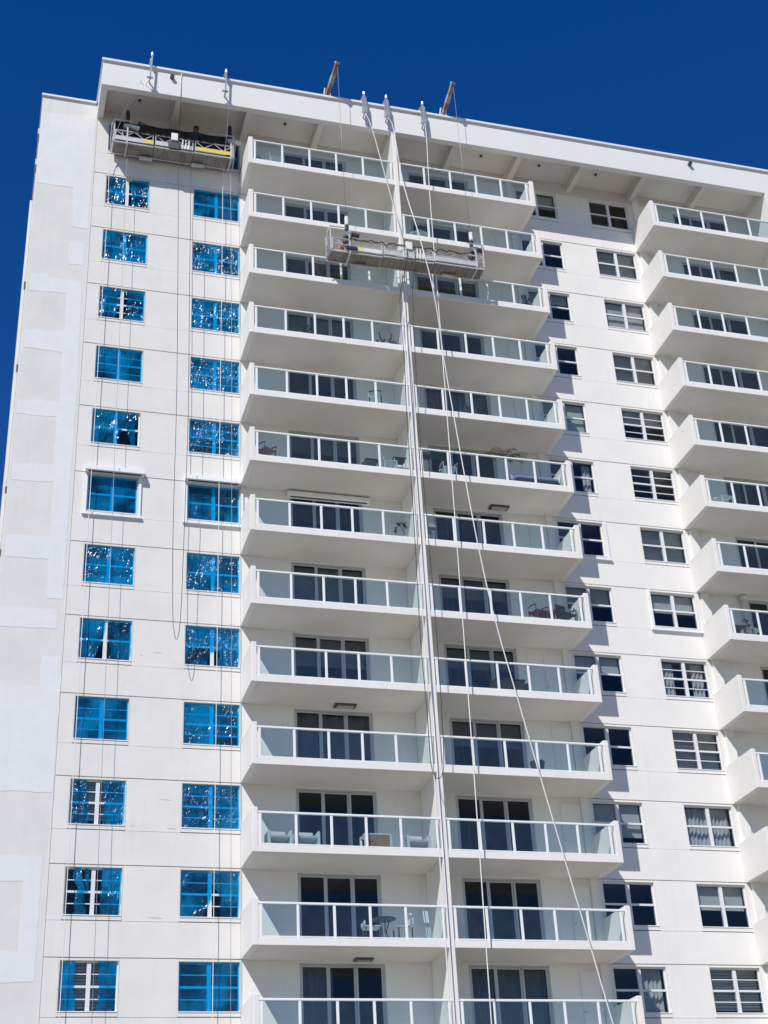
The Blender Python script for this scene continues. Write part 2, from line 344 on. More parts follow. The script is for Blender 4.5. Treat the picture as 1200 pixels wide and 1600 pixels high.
def make_blind(par, kind, x0, x1, zt, zb, y, seed=0):
    r = random.Random(seed * 31 + int(x0 * 10)); w = x1 - x0; hh = zt - zb
    kind, *arg = kind.split(':'); f = float(arg[0]) if arg else 1.0
    if kind == 'louver':
        mb = MB(); nn = max(3, int(hh * f / 0.085))
        for i in range(nn):
            z = -(i + 0.5) * 0.085; t = 0.04; a = math.radians(52 + r.uniform(-6, 6))
            dy, dz = math.cos(a) * t, math.sin(a) * t
            mb.add([(0, -dy, z + dz), (w, -dy, z + dz), (w, dy, z - dz), (0, dy, z - dz)], [(0, 1, 2, 3)], M_SLAT)
        mb.box(0, w, -0.03, 0.03, 0, 0.03, M_SLAT)
        ob('blind', mb, M_SLAT, par, (x0, y, zt))
    elif kind in ('roller', 'green'):
        h1 = hh * f; mb = MB().box(0, w, 0, 0.006, -h1, 0); mb.box(0, w, -0.012, 0.02, -h1 - 0.03, -h1)
        ob('blind', mb, M_GREEN if kind == 'green' else M_BLIND, par, (x0, y, zt))
    elif kind in ('curtain', 'sides', 'left', 'right'):
        spans = {'curtain': [(0, w)], 'sides': [(0, w * 0.3), (w * 0.72, w)], 'left': [(0, w * f)], 'right': [(w * (1 - f), w)]}[kind]
        for a, b in spans:
            mb = MB(); nu = max(10, int((b - a) / 0.03)); nv = 8; vs = []
            for j in range(nv + 1):
                for i in range(nu + 1):
                    t = i / nu; x = a + (b - a) * t
                    vs.append((x, 0.035 * math.sin(t * (b - a) * 42 + r.random() * 0.2) + 0.02 * math.sin(t * 17 + j * 0.3), -hh * j / nv))
            mb.add(vs, [(j * (nu + 1) + i, j * (nu + 1) + i + 1, (j + 1) * (nu + 1) + i + 1, (j + 1) * (nu + 1) + i) for j in range(nv) for i in range(nu)])
            ob('curtain', mb, M_CURT, par, (x0, y + 0.05, zt), smooth=True)

C1M = {3, 4, 9, 10, 11, 12}; C2M = {3, 4, 5, 9, 10, 11, 12}
C1B = {2: 'louver:1', 4: 'louver:0.6', 7: 'roller:1', 9: 'louver:1', 10: 'louver:0.9', 12: 'louver:1'}
C2B = {3: 'louver:1', 4: 'louver:1', 5: 'louver:0.7', 7: 'louver:1', 9: 'louver:0.8', 10: 'louver:1', 8: 'roller:0.4'}
C3B = {0: 'roller:0.5', 2: 'louver:0.35', 4: 'green:1', 5: 'right:0.2', 7: 'louver:0.5', 8: 'roller:0.45', 10: 'roller:0.8', 12: 'right:0.45'}
C4M = {4, 5, 8, 9, 12}
C4B = {1: 'louver:1', 2: 'roller:0.9', 3: 'louver:1', 4: 'louver:0.5', 6: 'louver:1', 7: 'roller:0.5', 8: 'sides', 9: 'louver:1', 10: 'curtain', 11: 'roller:0.55', 12: 'louver:1'}
for k in ROWS:
    make_window(*LW[0], k, 0, k in C1M, C1B.get(k), tracks=(k == 6))
    make_window(*LW[1], k, 0, k in C2M, C2B.get(k), tracks=(k == 6))
    make_window(*RW[0], k, 1, False, C3B.get(k), tracks='right' if k == 6 else False)
    make_window(*RW[1], k, 1, k in C4M, C4B.get(k), tracks=(k == 7))

# ---- facade panels: spandrels and piers, each a slab of its own over a recessed joint bed
G2 = 0.013
def panel(x0, x1, z0, z1, mt, y0=0.0, y1=0.05):
    key = ('wall_panel', round(x1 - x0, 3), round(z1 - z0, 3), y0, mt.name)
    return ob('wall_panel', cached(key, lambda: MB().bbox(0, x1 - x0, y0, y1, 0, z1 - z0, 0.006), mt), mt, BLD, (x0, 0, z0))
for si, (xa, xb, wins, mt) in enumerate(SEC):
    for k in ROWS:
        h = head(k); zt = h + 0.075; zs = h - 1.565
        # spandrel below the window band
        panel(xa, xb, head(k + 1) + 0.075 + G2, zs - G2, mt, -0.014)
        edges = [xa] + [e for w_ in wins for e in w_] + [xb]
        bed = MB().box(xa + 0.01, xb - 0.01, 0.051, 0.25, head(k + 1) + 0.063, zs + 0.02)
        for i in range(0, len(edges), 2):
            p0, p1 = edges[i], edges[i + 1]
            p0 += 0.022 if i else 0; p1 -= 0.022 if i + 2 < len(edges) else 0
            if p1 - p0 < 0.03: continue
            panel(p0, p1, zs, zt, mt)
            bed.box(p0 + 0.004, p1 - 0.004, 0.051, 0.25, zs + 0.021, zt - 0.014)
        ob('wall_backing', bed, M_JOINT, BLD, (0, 0, 0))
# scrapes left by the platforms on the left piers
for sx, sz, sl_ in ((2.35, 10.1 - 0.35, 0.30), (2.95, 3.95, 0.28), (2.72, 4.85, 0.34), (2.45, 1.25, 0.42), (2.95, 1.05, 0.36), (2.85, 1.12, 0.22), (1.85, 4.0, 0.12), (1.95, 9.62, 0.10), (2.2, 14.2, 0.18)):
    r = random.Random(int(sx * 100)); mb = MB(); n_ = 8
    up = [(sl_ * i / n_, 0.012 * math.sin(math.pi * i / n_) + r.uniform(0, 0.008)) for i in range(n_ + 1)]; dn = [(x_, -0.008 - r.uniform(0, 0.006)) for x_, _ in up[::-1]]
    pts = up + dn; mb.add([(x_, -0.003, z_ - 0.03 * x_) for x_, z_ in pts] + [(x_, -0.0005, z_ - 0.03 * x_) for x_, z_ in pts], [tuple(range(len(pts)))] + [(i, (i + 1) % len(pts), len(pts) + (i + 1) % len(pts), len(pts) + i) for i in range(len(pts))])
    ob('scrape_mark', mb, mat('scrape', (0.50, 0.49, 0.47), 0.9), BLD, (sx, 0, sz))
# wall strip under the roof slab
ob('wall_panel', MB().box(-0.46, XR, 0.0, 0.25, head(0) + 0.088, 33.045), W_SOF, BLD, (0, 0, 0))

# ---- balcony back walls, doors
def make_door(bay, k):
    x0, x1 = bay['door']; zb = slabtop(k); zh = 2.42; w = x1 - x0
    def fr():
        mb = MB(); f = 0.05
        mb.box(0, f, 0.05, 0.17, 0, zh); mb.box(w - f, w, 0.05, 0.17, 0, zh); mb.box(f, w - f, 0.05, 0.17, zh - f, zh); mb.box(f, w - f, 0.05, 0.17, 0, 0.05)
        return mb
    o = ob('sliding_door', cached(('sliding_door', round(w, 3)), fr, M_ALU), M_ALU, BLD, (x0, 0, zb))
    pw = (w - 0.10) / 3
    for i in range(3):
        def leaf():
            mb = MB(); s = 0.062
            mb.box(0, s, 0, 0.035, 0, 2.31); mb.box(pw - s, pw, 0, 0.035, 0, 2.31); mb.box(s, pw - s, 0, 0.035, 2.31 - s, 2.31); mb.box(s, pw - s, 0, 0.035, 0, 0.1)
            return mb
        yy = 0.075 + 0.04 * (i % 2)
        ob('door_leaf', cached(('door_leaf', round(pw, 3)), leaf, M_ALU), M_ALU, o, (x0 + 0.05 + i * pw, yy, zb + 0.055))
        ob('door_pane', cached(('door_pane', round(pw, 3)), lambda: MB().box(0.063, pw - 0.063, 0.012, 0.022, 0.101, 2.247), G_DOOR), G_DOOR, o, (x0 + 0.05 + i * pw, yy, zb + 0.055))
    cur = {('R', 12): 'curtain', ('R', 4): 'curtain', ('L', 7): 'roller:0.9', ('L', 9): 'curtain', ('L', 12): 'left:0.4', ('R', 9): 'roller:0.35', ('RR', 5): 'sides',
           ('L', 3): 'roller:0.5', ('L', 0): 'right:0.3', ('R', 1): 'left:0.2', ('L', 5): 'roller:0.3', ('R', 7): 'roller:0.3', ('L', 8): 'roller:0.42', ('R', 8): 'roller:0.3', ('RR', 1): 'right:0.25', ('RR', 3): 'left:0.2'}.get((bay['n'], k))
    if cur: make_blind(o, cur, x0 + 0.08, x1 - 0.08, zb + 2.33, zb + 0.06, 0.27, k)
for bay in BAYS:
    for k in ROWS:
        if bay['n'] == 'X' and k > 6: continue
        x0, x1 = bay['wall']; d0, d1 = bay['door']; z0 = slabtop(k); hh = (slabbot(k - 1) if k else head(0) + 0.087) - z0
        mb = MB().box(x0, d0, 0, 0.25, 0, hh).box(d1, x1, 0, 0.25, 0, hh).box(d0, d1, 0.0, 0.25, 2.42, hh)
        ob('balcony_wall', mb, W_NEW, BLD, (0, 0, z0))
        make_door(bay, k)
        hp = (slabbot(k - 1) if k else 33.045) - z0
        if 'pil' in bay:
            p0, p1 = bay['pil']; ob('pilaster', cached(('pilaster', bay['n'], k == 0), lambda: MB().box(0, p1 - p0, -0.13, -0.001, 0.0, hp - 0.002), W_NEW), W_NEW, BLD, (p0 + 0.001, 0, z0 + 0.001))
            c0, c1 = bay['clos']
            c = ob('closet_door', cached(('closet_door', bay['n']), lambda: MB().box(0, c1 - c0, -0.035, -0.001, 0.02, 2.25), W_NEW), W_NEW, BLD, (c0, 0, z0))
            ob('knob', cached(('knob',), lambda: MB().tube([(0, -0.036, 0), (0, -0.085, 0)], 0.025, 8), M_STEEL), M_STEEL, c, (c0 + 0.06, 0, z0 + 1.0))

# ---- balconies
def make_balcony(bay, k):
    x0, x1 = bay['x0'], bay['x1']; zt = slabtop(k); pa, pb = bay['par']; loc = (x0, 0, zt)
    left = pa == x0
    def slab():
        mb = MB().bbox(pb - pa if left else 0, x1 - x0 - (0 if left else pb - pa), -D + 0.001, -0.002, -0.22, 0.0, 0.008, W_NEW)
        # drip groove line and slightly recessed soffit field
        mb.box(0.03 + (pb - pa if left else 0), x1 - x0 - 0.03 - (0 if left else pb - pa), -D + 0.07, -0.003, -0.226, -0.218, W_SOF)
        return mb
    o = ob('balcony', cached(('balcony', bay['n']), slab, W_NEW), W_NEW, BLD, loc)
    ob('parapet', cached(('parapet', bay['n']), lambda: MB().bbox(0, pb - pa, -D, -0.002, -0.22, 1.14, 0.012), W_NEW), W_NEW, o, (pa, 0, zt))
    r0 = pb if left else x0; r1 = x1 if left else pa
    ob('top_rail', cached(('top_rail', bay['n']), lambda: MB().bbox(0.004, r1 - r0 - 0.004, -1.82, -1.745, 0.955, 1.025, 0.012), M_RAIL), M_RAIL, o, (r0, 0, zt))
    ob('bottom_rail', cached(('bottom_rail', bay['n']), lambda: MB().box(0.004, r1 - r0 - 0.004, -1.80, -1.765, 0.02, 0.055), M_RAIL), M_RAIL, o, (r0, 0, zt))
    ps = bay['posts']
    for p in ps:
        ob('post', cached(('post',), lambda: MB().bbox(-0.04, 0.04, -1.812, -1.752, 0.001, 0.954, 0.008), M_RAIL), M_RAIL, o, (p, 0, zt))
    for a, b in zip(ps[:-1], ps[1:]):
        w = b - a - 0.084
        ob('glass_panel', cached(('glass_panel', round(w, 3)), lambda: MB().box(0, w, -1.788, -1.776, 0.057, 0.953), G_RAIL), G_RAIL, o, (a + 0.042, 0, zt))
for bay in BAYS:
    for k in ROWS:
        if bay['n'] == 'X' and k > 6: continue
        make_balcony(bay, k)
for xa in (11.09, 28.01):
    ob('divider_wall', MB().bbox(0, 0.17, -D - 0.03, -0.001, -ZB, 32.62, 0.012), W_NEW, BLD, (xa, 0, 0))

# ---- roof edge
ob('fascia', MB().bbox(-0.50, XR + 0.3, -D, -D + 0.25, 32.62, 33.97, 0.012), W_FAS, BLD, (0, 0, 0))
ob('fascia', MB().box(-0.50, -0.26, -D + 0.2505, -0.001, 32.62, 33.97), W_FAS, BLD, (0, 0, 0))
for x in (2.40, 5.20, 8.12, 13.81, 16.65, 19.45, 22.30, 25.15, 30.9):
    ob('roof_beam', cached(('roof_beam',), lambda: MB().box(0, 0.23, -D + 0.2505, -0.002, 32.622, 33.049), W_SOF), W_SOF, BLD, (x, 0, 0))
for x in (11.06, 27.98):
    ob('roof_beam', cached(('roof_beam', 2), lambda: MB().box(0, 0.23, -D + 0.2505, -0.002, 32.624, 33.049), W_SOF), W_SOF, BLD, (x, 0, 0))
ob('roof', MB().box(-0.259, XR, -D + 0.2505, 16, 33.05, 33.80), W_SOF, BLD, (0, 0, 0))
ob('coping', MB().bbox(-0.545, XR + 0.3, -D - 0.085, -D + 0.40, 33.86, 33.985, 0.012), M_COPE, BLD, (0, 0, 0))
ob('coping', MB().bbox(-0.545, -0.20, -D + 0.402, 0.4, 33.86, 33.985, 0.012), M_COPE, BLD, (0, 0, 0))
for x in (2.18, 24.55):
    s = MB().tube([(0, -D - 0.16, 0), (0, -D + 0.02, 0)], 0.085, 12, M_DGREY); s.tube([(0, -D - 0.161, 0), (0, -D - 0.159, 0)], 0.06, 12, M_BLACK)
    ob('scupper', s, M_DGREY, BLD, (x, 0, 33.55))
for x in (17.9, 20.5, 15.3, 6.9, 1.05):
    ob('ceiling_vent', cached(('ceiling_vent',), lambda: MB().tube([(0, 0, -0.06), (0, 0, 0.01)], 0.06, 10), M_DGREY), M_DGREY, BLD, (x, -0.9, 33.045))

# ---- windowless end wall at the left, with its primer patches
ob('end_wall', MB().bbox(-2.63, -0.462, 0.035, 6, -ZB, 33.36, 0.02).box(-2.74, -0.47, 6.02, 16, -ZB, 33.2), W_END, BLD, (0, 0, 0))
ob('coping', MB().bbox(-2.67, -0.55, -0.045, 6.1, 33.36, 33.47, 0.012), M_COPE, BLD, (0, 0, 0))
def patch(poly, seed):
    r = random.Random(seed); pts = []
    for (xa, za), (xb, zb_) in zip(poly, poly[1:] + poly[:1]):
        L_ = math.hypot(xb - xa, zb_ - za); nn = max(1, int(L_ / 0.22))
        for i in range(nn):
            t = i / nn; j = 0.0 if i == 0 else 0.022
            pts.append((xa + (xb - xa) * t + r.uniform(-j, j), za + (zb_ - za) * t + r.uniform(-j, j)))
    mb = MB(); n = len(pts)
    mb.add([(x, 0.029, z) for x, z in pts] + [(x, 0.0345, z) for x, z in pts], [tuple(range(n))] + [(i, (i + 1) % n, n + (i + 1) % n, n + i) for i in range(n)])
    ob('paint_patch', mb, W_PATCH, BLD, (0, 0, 0))
XL, XC, XE = -2.52, -1.16, -0.60
patch([(-2.58, 32.5), (-0.53, 32.72), (-0.57, 26.92), (-1.14, 26.95), (-1.2, 28.86), (-2.60, 28.85)], 1)
patch([(-1.21, 26.2), (-0.66, 26.22), (-0.64, 25.17), (-1.19, 25.15)], 2)
patch([(-2.48, 24.52), (-1.9, 24.56), (-1.85, 24.42), (-0.66, 24.42), (XE, 21.2), (-0.58, 18.5), (XE, 14.6), (-0.57, 11.43), (-1.1, 11.43), (-1.12, 12.84),
       (XL, 12.83), (XL, 13.62), (-1.12, 13.68), (-1.15, 15.78), (XL, 15.72), (XL, 16.37), (-1.17, 16.46), (-1.2, 18.4), (-2.55, 18.38), (-2.56, 18.97), (-1.15, 19.02),
       (-1.16, 21.15), (XL, 21.18), (XL, 22.0), (-1.16, 22.05), (-1.18, 23.8), (-2.5, 23.71)], 3)
patch([(-2.52, 11.05), (-0.73, 11.03), (-0.71, 10.37), (-2.5, 10.32)], 4)
patch([(-2.6, 8.28), (-1.11, 8.38), (-1.12, 9.4), (-0.52, 9.42), (-0.48, 8.39), (-0.52, 4.95), (-2.6, 4.93)], 5)
patch([(-2.6, 2.95), (-0.68, 3.0), (-0.68, -0.6), (-2.6, -0.65), (-2.6, 0.22), (-1.19, 0.24), (-1.17, 2.25), (-2.6, 2.2)], 6)
for z in (31.6, 30.0, 24.3, 20.6, 15.6, 13.2):
    ob('vent_hood', cached(('vent_hood',), lambda: MB().box(-0.07, 0.0, 0.3, 0.8, 0, 0.28), M_ALU), M_ALU, BLD, (-2.63, 0, z))

# ---- roller shutter boxes (row six of the left windows, one balcony door)
def shutter_box(x0, x1, z0, y0, label):
    t = thing('shutter_box', label, 'shutter', ((x0 + x1) / 2, -0.03, z0))
    pr = [(0, 0.0), (0, 0.27), (-0.10, 0.27), (y0, 0.17), (y0, 0.02), (y0 + 0.03, 0.0)]
    w = x1 - x0; n = len(pr); mb = MB()
    mb.add([(x, y, z) for x in (-w / 2, w / 2) for y, z in pr], [tuple(range(n))[::-1], tuple(range(n, 2 * n))] + [(i, (i + 1) % n, n + (i + 1) % n, n + i) for i in range(n)])
    ob('housing', mb, M_RAIL, t, ((x0 + x1) / 2, -0.016, z0))
    ob('curtain_slot', MB().box(-w / 2 + 0.1, w / 2 - 0.1, y0 + 0.05, y0 + 0.10, -0.03, -0.002), M_DGREY, t, ((x0 + x1) / 2, -0.016, z0))
shutter_box(-0.13, 1.86, head(6) + 0.03, -0.27, 'white roller shutter box above the sixth blue-filmed window, leftmost window column')
shutter_box(3.26, 5.205, head(6) + 0.03, -0.27, 'white roller shutter box above the sixth window beside the left balconies')
shutter_box(6.86, 9.85, slabtop(6) + 2.2, -0.24, 'long white roller shutter box over a sliding door on the left balcony stack')

# ------------------------------------------------------------------ blue film on the left windows
FULL = [[(0, 0, 1), (1, 0, 1)]]
FILM = {(0, 1): FULL, (0, 2): FULL,
 (1, 1): [[(0, .05, .46), (.3, .1, .44), (.6, .06, .45), (1, .02, .40)], [(0, .60, 1), (.35, .57, 1), (.5, .62, 1), (1, .60, 1)]],
 (3, 1): [[(0, .02, .46), (.5, .03, .42), (.8, 0, .38), (1, 0, .36)], [(0, .56, 1), (.3, .62, 1), (.6, .60, 1), (1, .57, 1)]],
 (5, 1): [[(0, .02, .97), (.3, 0, .95), (.5, 0, .62), (.75, 0, .58), (1, .0, .50)], [(.22, .70, .9), (.5, .72, .9), (.8, .80, .92), (1, .84, .92)]],
 (8, 1): [[(0, .02, .48), (.3, .0, .46), (.52, 0, .44), (1, .02, .30)], [(0, .56, 1), (.4, .54, 1), (.7, .58, 1), (1, .56, .98)]],
 (8, 2): [[(0, 0, 1), (.5, 0, 1), (.62, 0, .5), (.63, 0, .44), (1, 0, .40)], [(.5, .60, 1), (.7, .62, 1), (1, .60, .98)]],
 (10, 1): [[(0, .05, .30), (.4, .04, .32), (.7, .03, .36), (1, .02, .36)], [(0, .60, 1), (.5, .62, 1), (1, .62, .98)]],
 (11, 1): [[(0, .16, .28), (.2, .13, .30), (.45, .22, .34), (.7, .18, .36), (1, .16, .38)], [(0, .36, .42), (.3, .35, .43), (.52, .36, .40)], [(0, .66, 1), (1, .62, .98)]],
 (11, 2): [[(0, 0, .46), (.1, 0, .58), (.3, 0, .55), (.6, 0, .50), (1, 0, .40)], [(0, .56, 1), (.4, .60, 1), (.6, .68, 1), (1, .68, .98)]],
 (12, 1): [[(0, .04, .26), (.3, .02, .24), (.6, 0, .25), (1, .02, .30)], [(0, .66, .98), (.5, .68, .97), (1, .66, .95)]]}
ORD = ['zero', 'first', 'second', 'third', 'fourth', 'fifth', 'sixth', 'seventh', 'eighth', 'ninth', 'tenth', 'eleventh', 'twelfth']
def make_film(k, c):
    x0, x1 = LW[c - 1]; w = x1 - x0 - 0.05; hh = WH - 0.055; mb = MB(); sd = k * 7.3 + c * 3.1
    for si, st in enumerate(FILM.get((k, c), FULL)):
        v0, v1 = st[0][0], st[-1][0]; nv = max(8, int(26 * (v1 - v0))); wid = max(b - a for _, a, b in st); nu = max(6, int(30 * wid)); vs = []
        slack = 1.0 if wid > 0.9 else 1.9
        for j in range(nv + 1):
            v = v0 + (v1 - v0) * j / nv
            for (va, a0, b0), (vb, a1, b1) in zip(st[:-1], st[1:]):
                if v <= vb + 1e-6: break
            t = (v - va) / max(1e-6, vb - va); a = a0 + (a1 - a0) * t; b = b0 + (b1 - b0) * t
            for i in range(nu + 1):
                u = a + (b - a) * i / nu
                ed = 0.012 * noise.noise(Vector((sd, v * 9, i * 0.01)))
                if 0.03 < u < 0.97: u += ed * (1 if i in (0, nu) else 0.3) * 2
                x = u * w; z = -v * hh
                if j == nv and v1 > 0.99: z += 0.03 * noise.noise(Vector((u * 9, sd, 2)))
                q = Vector((x * 2.2, z * 2.2, sd))
                dsp = 0.016 * noise.noise(q) + 0.010 * noise.ridged_multi_fractal(Vector((x * 5, z * 3.2, sd + 5)), 1.0, 2.0, 3, 1.0, 2.0) - 0.006
                vs.append((x, 0.045 - abs(dsp) * slack * 1.5, z))
        mb.add(vs, [(j * (nu + 1) + i, j * (nu + 1) + i + 1, (j + 1) * (nu + 1) + i + 1, (j + 1) * (nu + 1) + i) for j in range(nv) for i in range(nu)])
    torn = (k, c) in FILM and k > 0
    st = 'torn blue plastic film' if torn else 'blue plastic film'
    colm = 'in the leftmost window column' if c == 1 else 'in the column beside the left balconies'
    lab = (f'{st} over the {ORD[k]} window down {colm}' if k else f'blue plastic film on the top-floor window at the {"left" if c == 1 else "right"} end of the left swing stage')
    o = ob('window_film', mb, M_FILM, None, (x0 + 0.025, 0, head(k) - 0.02), smooth=True)
    tag(o, lab, 'plastic film', 'blue films over the left windows')
for k in ROWS:
    for c in (1, 2): make_film(k, c)

# ------------------------------------------------------------------ swing stages
def make_stage(loc, L, w, label, tilt, right_yellow, net, offs):
    t = thing('swing_stage', label, 'swing stage', loc)
    T = lambda x, y, z: (loc[0] + x, loc[1] + y, loc[2] + z + tilt * x)
    def P(name, fn, mt, x=0.0, z=0.0): return ob(name, fn, mt, t, (loc[0] + x, loc[1], loc[2] + z + tilt * x))
    nsec = 3; sl = L / nsec
    # deck of planks, seen from below (y: 0 at the wall side, -w on the outer side)
    for i in range(nsec):
        d = P('deck', MB().box(0.01, sl - 0.01, -w, 0, 0.02, 0.06, M_DECK), M_DECK, i * sl)
        nb = 9
        for j in range(nb):
            x = (j + 0.5) * sl / nb
            ob('deck_rib', MB().box(x - 0.02, x + 0.02, -w + 0.03, -0.03, -0.012, 0.019), M_DECK, d, (loc[0] + i * sl, loc[1], loc[2] + tilt * i * sl))
        ob('deck_beam', MB().box(0.02, sl - 0.02, -w - 0.001, -w + 0.05, -0.025, 0.018).box(0.02, sl - 0.02, -0.05, 0.001, -0.025, 0.018), M_ALS, d, (loc[0] + i * sl, loc[1], loc[2] + tilt * i * sl))
    for y, nm, hh in ((-w - 0.012, 'front', 0.56), (0.0, 'rear', 0.95)):
        y1 = y - 0.03 if nm == 'front' else y + 0.03
        for i in range(nsec):
            x0 = i * sl + 0.03; x1 = (i + 1) * sl - 0.03
            end = nm == 'front' and i == 0 and not net
            if nm == 'front': P('toe_board', MB().box(x0 + (0.55 if end else 0), x1 - (0.25 if nm == 'front' and i == 2 else 0), min(y, y1), max(y, y1), 0.065, 0.26), M_ALS, 0, tilt * i * sl)
            tr = MB(); ya = (y + y1) / 2; nseg = 4; seg = (x1 - x0) / nseg
            tr.tube([(x0, ya, hh), (x1, ya, hh)], 0.022, 6); tr.tube([(x0, ya, 0.27), (x1, ya, 0.27)], 0.018, 6)
            for j in range(nseg if nm == 'front' else 0):
                a = (x0 + j * seg, ya, 0.26 if j % 2 else hh); b = (x0 + (j + 1) * seg, ya, hh if j % 2 else 0.26)
                tr.tube([a, b], 0.017, 6)
            for xx in (x0 + 0.02, x1 - 0.02): tr.tube([(xx, ya, 0.06), (xx, ya, hh)], 0.02, 6)
            P('guard_rail', tr, M_ALS, 0, tilt * i * sl)
    # outer end section boards / stickers
    yf = -w - 0.044
    if right_yellow:
        P('sticker', MB().box(2 * sl + 0.12, 3 * sl - 0.12, yf - 0.004, yf - 0.0005, 0.085, 0.24), M_YEL, 0, tilt * 2 * sl)
        P('sticker', MB().box(sl * 0.75, sl * 0.97, yf - 0.004, yf - 0.0005, 0.09, 0.235), M_YEL)
    else:
        P('sticker', MB().box(sl * 0.52, sl * 0.62, yf - 0.004, yf - 0.0005, 0.08, 0.25), mat('pale_yellow_sticker', (0.74, 0.66, 0.22), 0.5))
        P('sticker', MB().box(sl * 0.621, sl * 0.96, yf - 0.0035, yf - 0.0005, 0.08, 0.25), MATS['window_frame_white'])
        P('blue_bag', MB().bbox(sl * 0.27, sl * 0.5, yf - 0.05, yf + 0.02, 0.06, 0.24, 0.03), M_BLUEP)
        P('red_bag', MB().bbox(0.36, 0.54, -w + 0.06, -w + 0.24, 0.1, 0.30, 0.05), M_RED)
    # end frames
    for s, x in ((-1, 0.0), (1, L)):
        e = MB(); z0 = tilt * x
        for y in (0.0, -w): e.tube([(x, y, z0), (x, y, z0 + 1.15)], 0.026, 6)
        for z in (0.1, 0.55, 1.13): e.tube([(x, 0, z0 + z), (x, -w, z0 + z)], 0.024, 6)
        e.tube([(x, 0, z0 + 0.1), (x, -w, z0 + 0.55)], 0.018, 6)
        xi = x - s * 0.62
        for z in (0.55, 1.13): e.tube([(x, -w, z0 + z), (xi, -w, z0 + z)], 0.022, 6); e.tube([(x, 0, z0 + z), (xi, 0, z0 + z)], 0.022, 6)
        e.tube([(xi + s * 0.3, -w, z0 + 0.1), (xi + s * 0.3, -w, z0 + 0.55)], 0.018, 6)
        e.tube([(x + s * 0.06, -w * 0.2, z0 - 0.08), (x + s * 0.10, -w * 0.5, z0 + 0.3), (x + s * 0.10, -w * 0.9, z0 + 0.9), (x, -w, z0 + 1.15)], 0.02, 6)
        P('end_frame', e, M_ALS)
        # stirrup with hoist
        xs = x - s * offs[0 if s < 0 else 1]
        st = MB(); ym = -w / 2
        for y in (0.02, -w - 0.02):
            st.bar((xs, y, z0 - 0.06), (xs, y, z0 + 0.75), 0.055, 0.055); st.bar((xs, y, z0 + 0.75), (xs, ym, z0 + 1.25), 0.05, 0.05)
        st.bar((xs, 0.03, z0 - 0.075), (xs, -w - 0.03, z0 - 0.075), 0.06, 0.05)
        so = P('stirrup', st, M_ALS)
        hm = MB()
        hm.bbox(xs - 0.15, xs + 0.15, ym - 0.14, ym + 0.14, z0 + 0.62, z0 + 1.02, 0.03, M_DGREY)
        hm.tube([(xs + 0.1, ym - 0.02, z0 + 1.16), (xs + 0.48, ym - 0.02, z0 + 1.12)], 0.10, 10, M_PLAS if net else M_DGREY)
        hm.tube([(xs - 0.12, ym - 0.17, z0 + 0.98), (xs + 0.10, ym - 0.17, z0 + 1.04)], 0.11, 10, M_STEEL)
        hm.bbox(xs - 0.06, xs + 0.06, ym - 0.06, ym + 0.06, z0 + 1.02, z0 + 1.55, 0.02, M_BLACK)
        hm.bbox(xs - 0.055, xs + 0.075, ym - 0.09, ym + 0.05, z0 + 1.55, z0 + 1.98, 0.03, M_BLACK if net else M_PLAS)
        hm.bbox(xs + 0.02, xs + 0.10, ym + 0.0, ym + 0.12, z0 + 1.4, z0 + 1.95, 0.02, M_BLACK)
        hm.tube([(xs - 0.16, ym - 0.2, z0 + 0.4), (xs - 0.1, ym - 0.25, z0 + 0.7), (xs + 0.05, ym - 0.22, z0 + 0.9)], 0.025, 6, M_BLACK)
        P('hoist', hm, M_DGREY)
        wl = MB()
        for xx in (x - s * 1.3,):
            wl.box(xx - 0.25, xx + 0.25, -0.18, -0.02, -0.16, -0.09, M_ALS); wl.box(xx - 0.2, xx - 0.16, -0.12, -0.08, -0.09, -0.02, M_DGREY); wl.box(xx + 0.16, xx + 0.2, -0.12, -0.08, -0.09, -0.02, M_DGREY)
        P('wall_bumper', wl, M_ALS, 0, z0)
    # control box and sleeve in the middle
    cb = MB().bbox(L / 2 - 0.13, L / 2 + 0.13, yf - 0.09, yf + 0.02, 0.36, 0.74, 0.02, M_PLAS)
    cb.bbox(L / 2 - 0.24, L / 2 + 0.24, yf - 0.03, yf + 0.0, -0.02, 0.36, 0.015, M_DGREY if net else M_ALS)
    for xx in (0.30, 0.42, 0.54): cb.box(L / 2 + xx, L / 2 + xx + 0.045, yf - 0.03, yf, 0.05, 0.5, M_PLAS)
    P('control_box', cb, M_PLAS, 0, tilt * L / 2)
    # power cord wrapped along the guard rail
    cd = MB(); pts = []
    r = random.Random(3)
    for i in range(34):
        x = 0.7 + (L - 1.4) * i / 33; pts.append((x, yf - 0.03 + 0.02 * math.sin(i * 1.9), 0.56 + tilt * x + 0.035 * math.sin(i * 2.3) - (0.08 if i % 7 == 3 else 0)))
    cd.tube(pts, 0.021, 5); P('wrapped_cable', cd, M_BLACK)
    if net:
        nm = MB(); nu = 40; nv = 6; vs = []
        for j in range(nv + 1):
            for i in range(nu + 1):
                x = 0.02 + (L - 0.04) * i / nu; z = 0.10 + 1.55 * j / nv
                vs.append((x, -0.07 + 0.025 * math.sin(i * 0.9 + j) * (1 - j / nv), z + tilt * x + (0.02 * math.sin(i * 0.7) if j == nv else 0)))
        nm.add(vs, [(j * (nu + 1) + i, j * (nu + 1) + i + 1, (j + 1) * (nu + 1) + i + 1, (j + 1) * (nu + 1) + i) for j in range(nv) for i in range(nu)])
        nm.tube([(0, 0.06, 1.66), (L, 0.06, 1.66 + tilt * L)], 0.03, 6)
        for x in (0.03, L * 0.34, L * 0.67, L - 0.03): nm.tube([(x, 0.05, 0.06 + tilt * x), (x, 0.05, 1.66 + tilt * x)], 0.022, 6)
        P('safety_net', nm, M_NET)
    return t
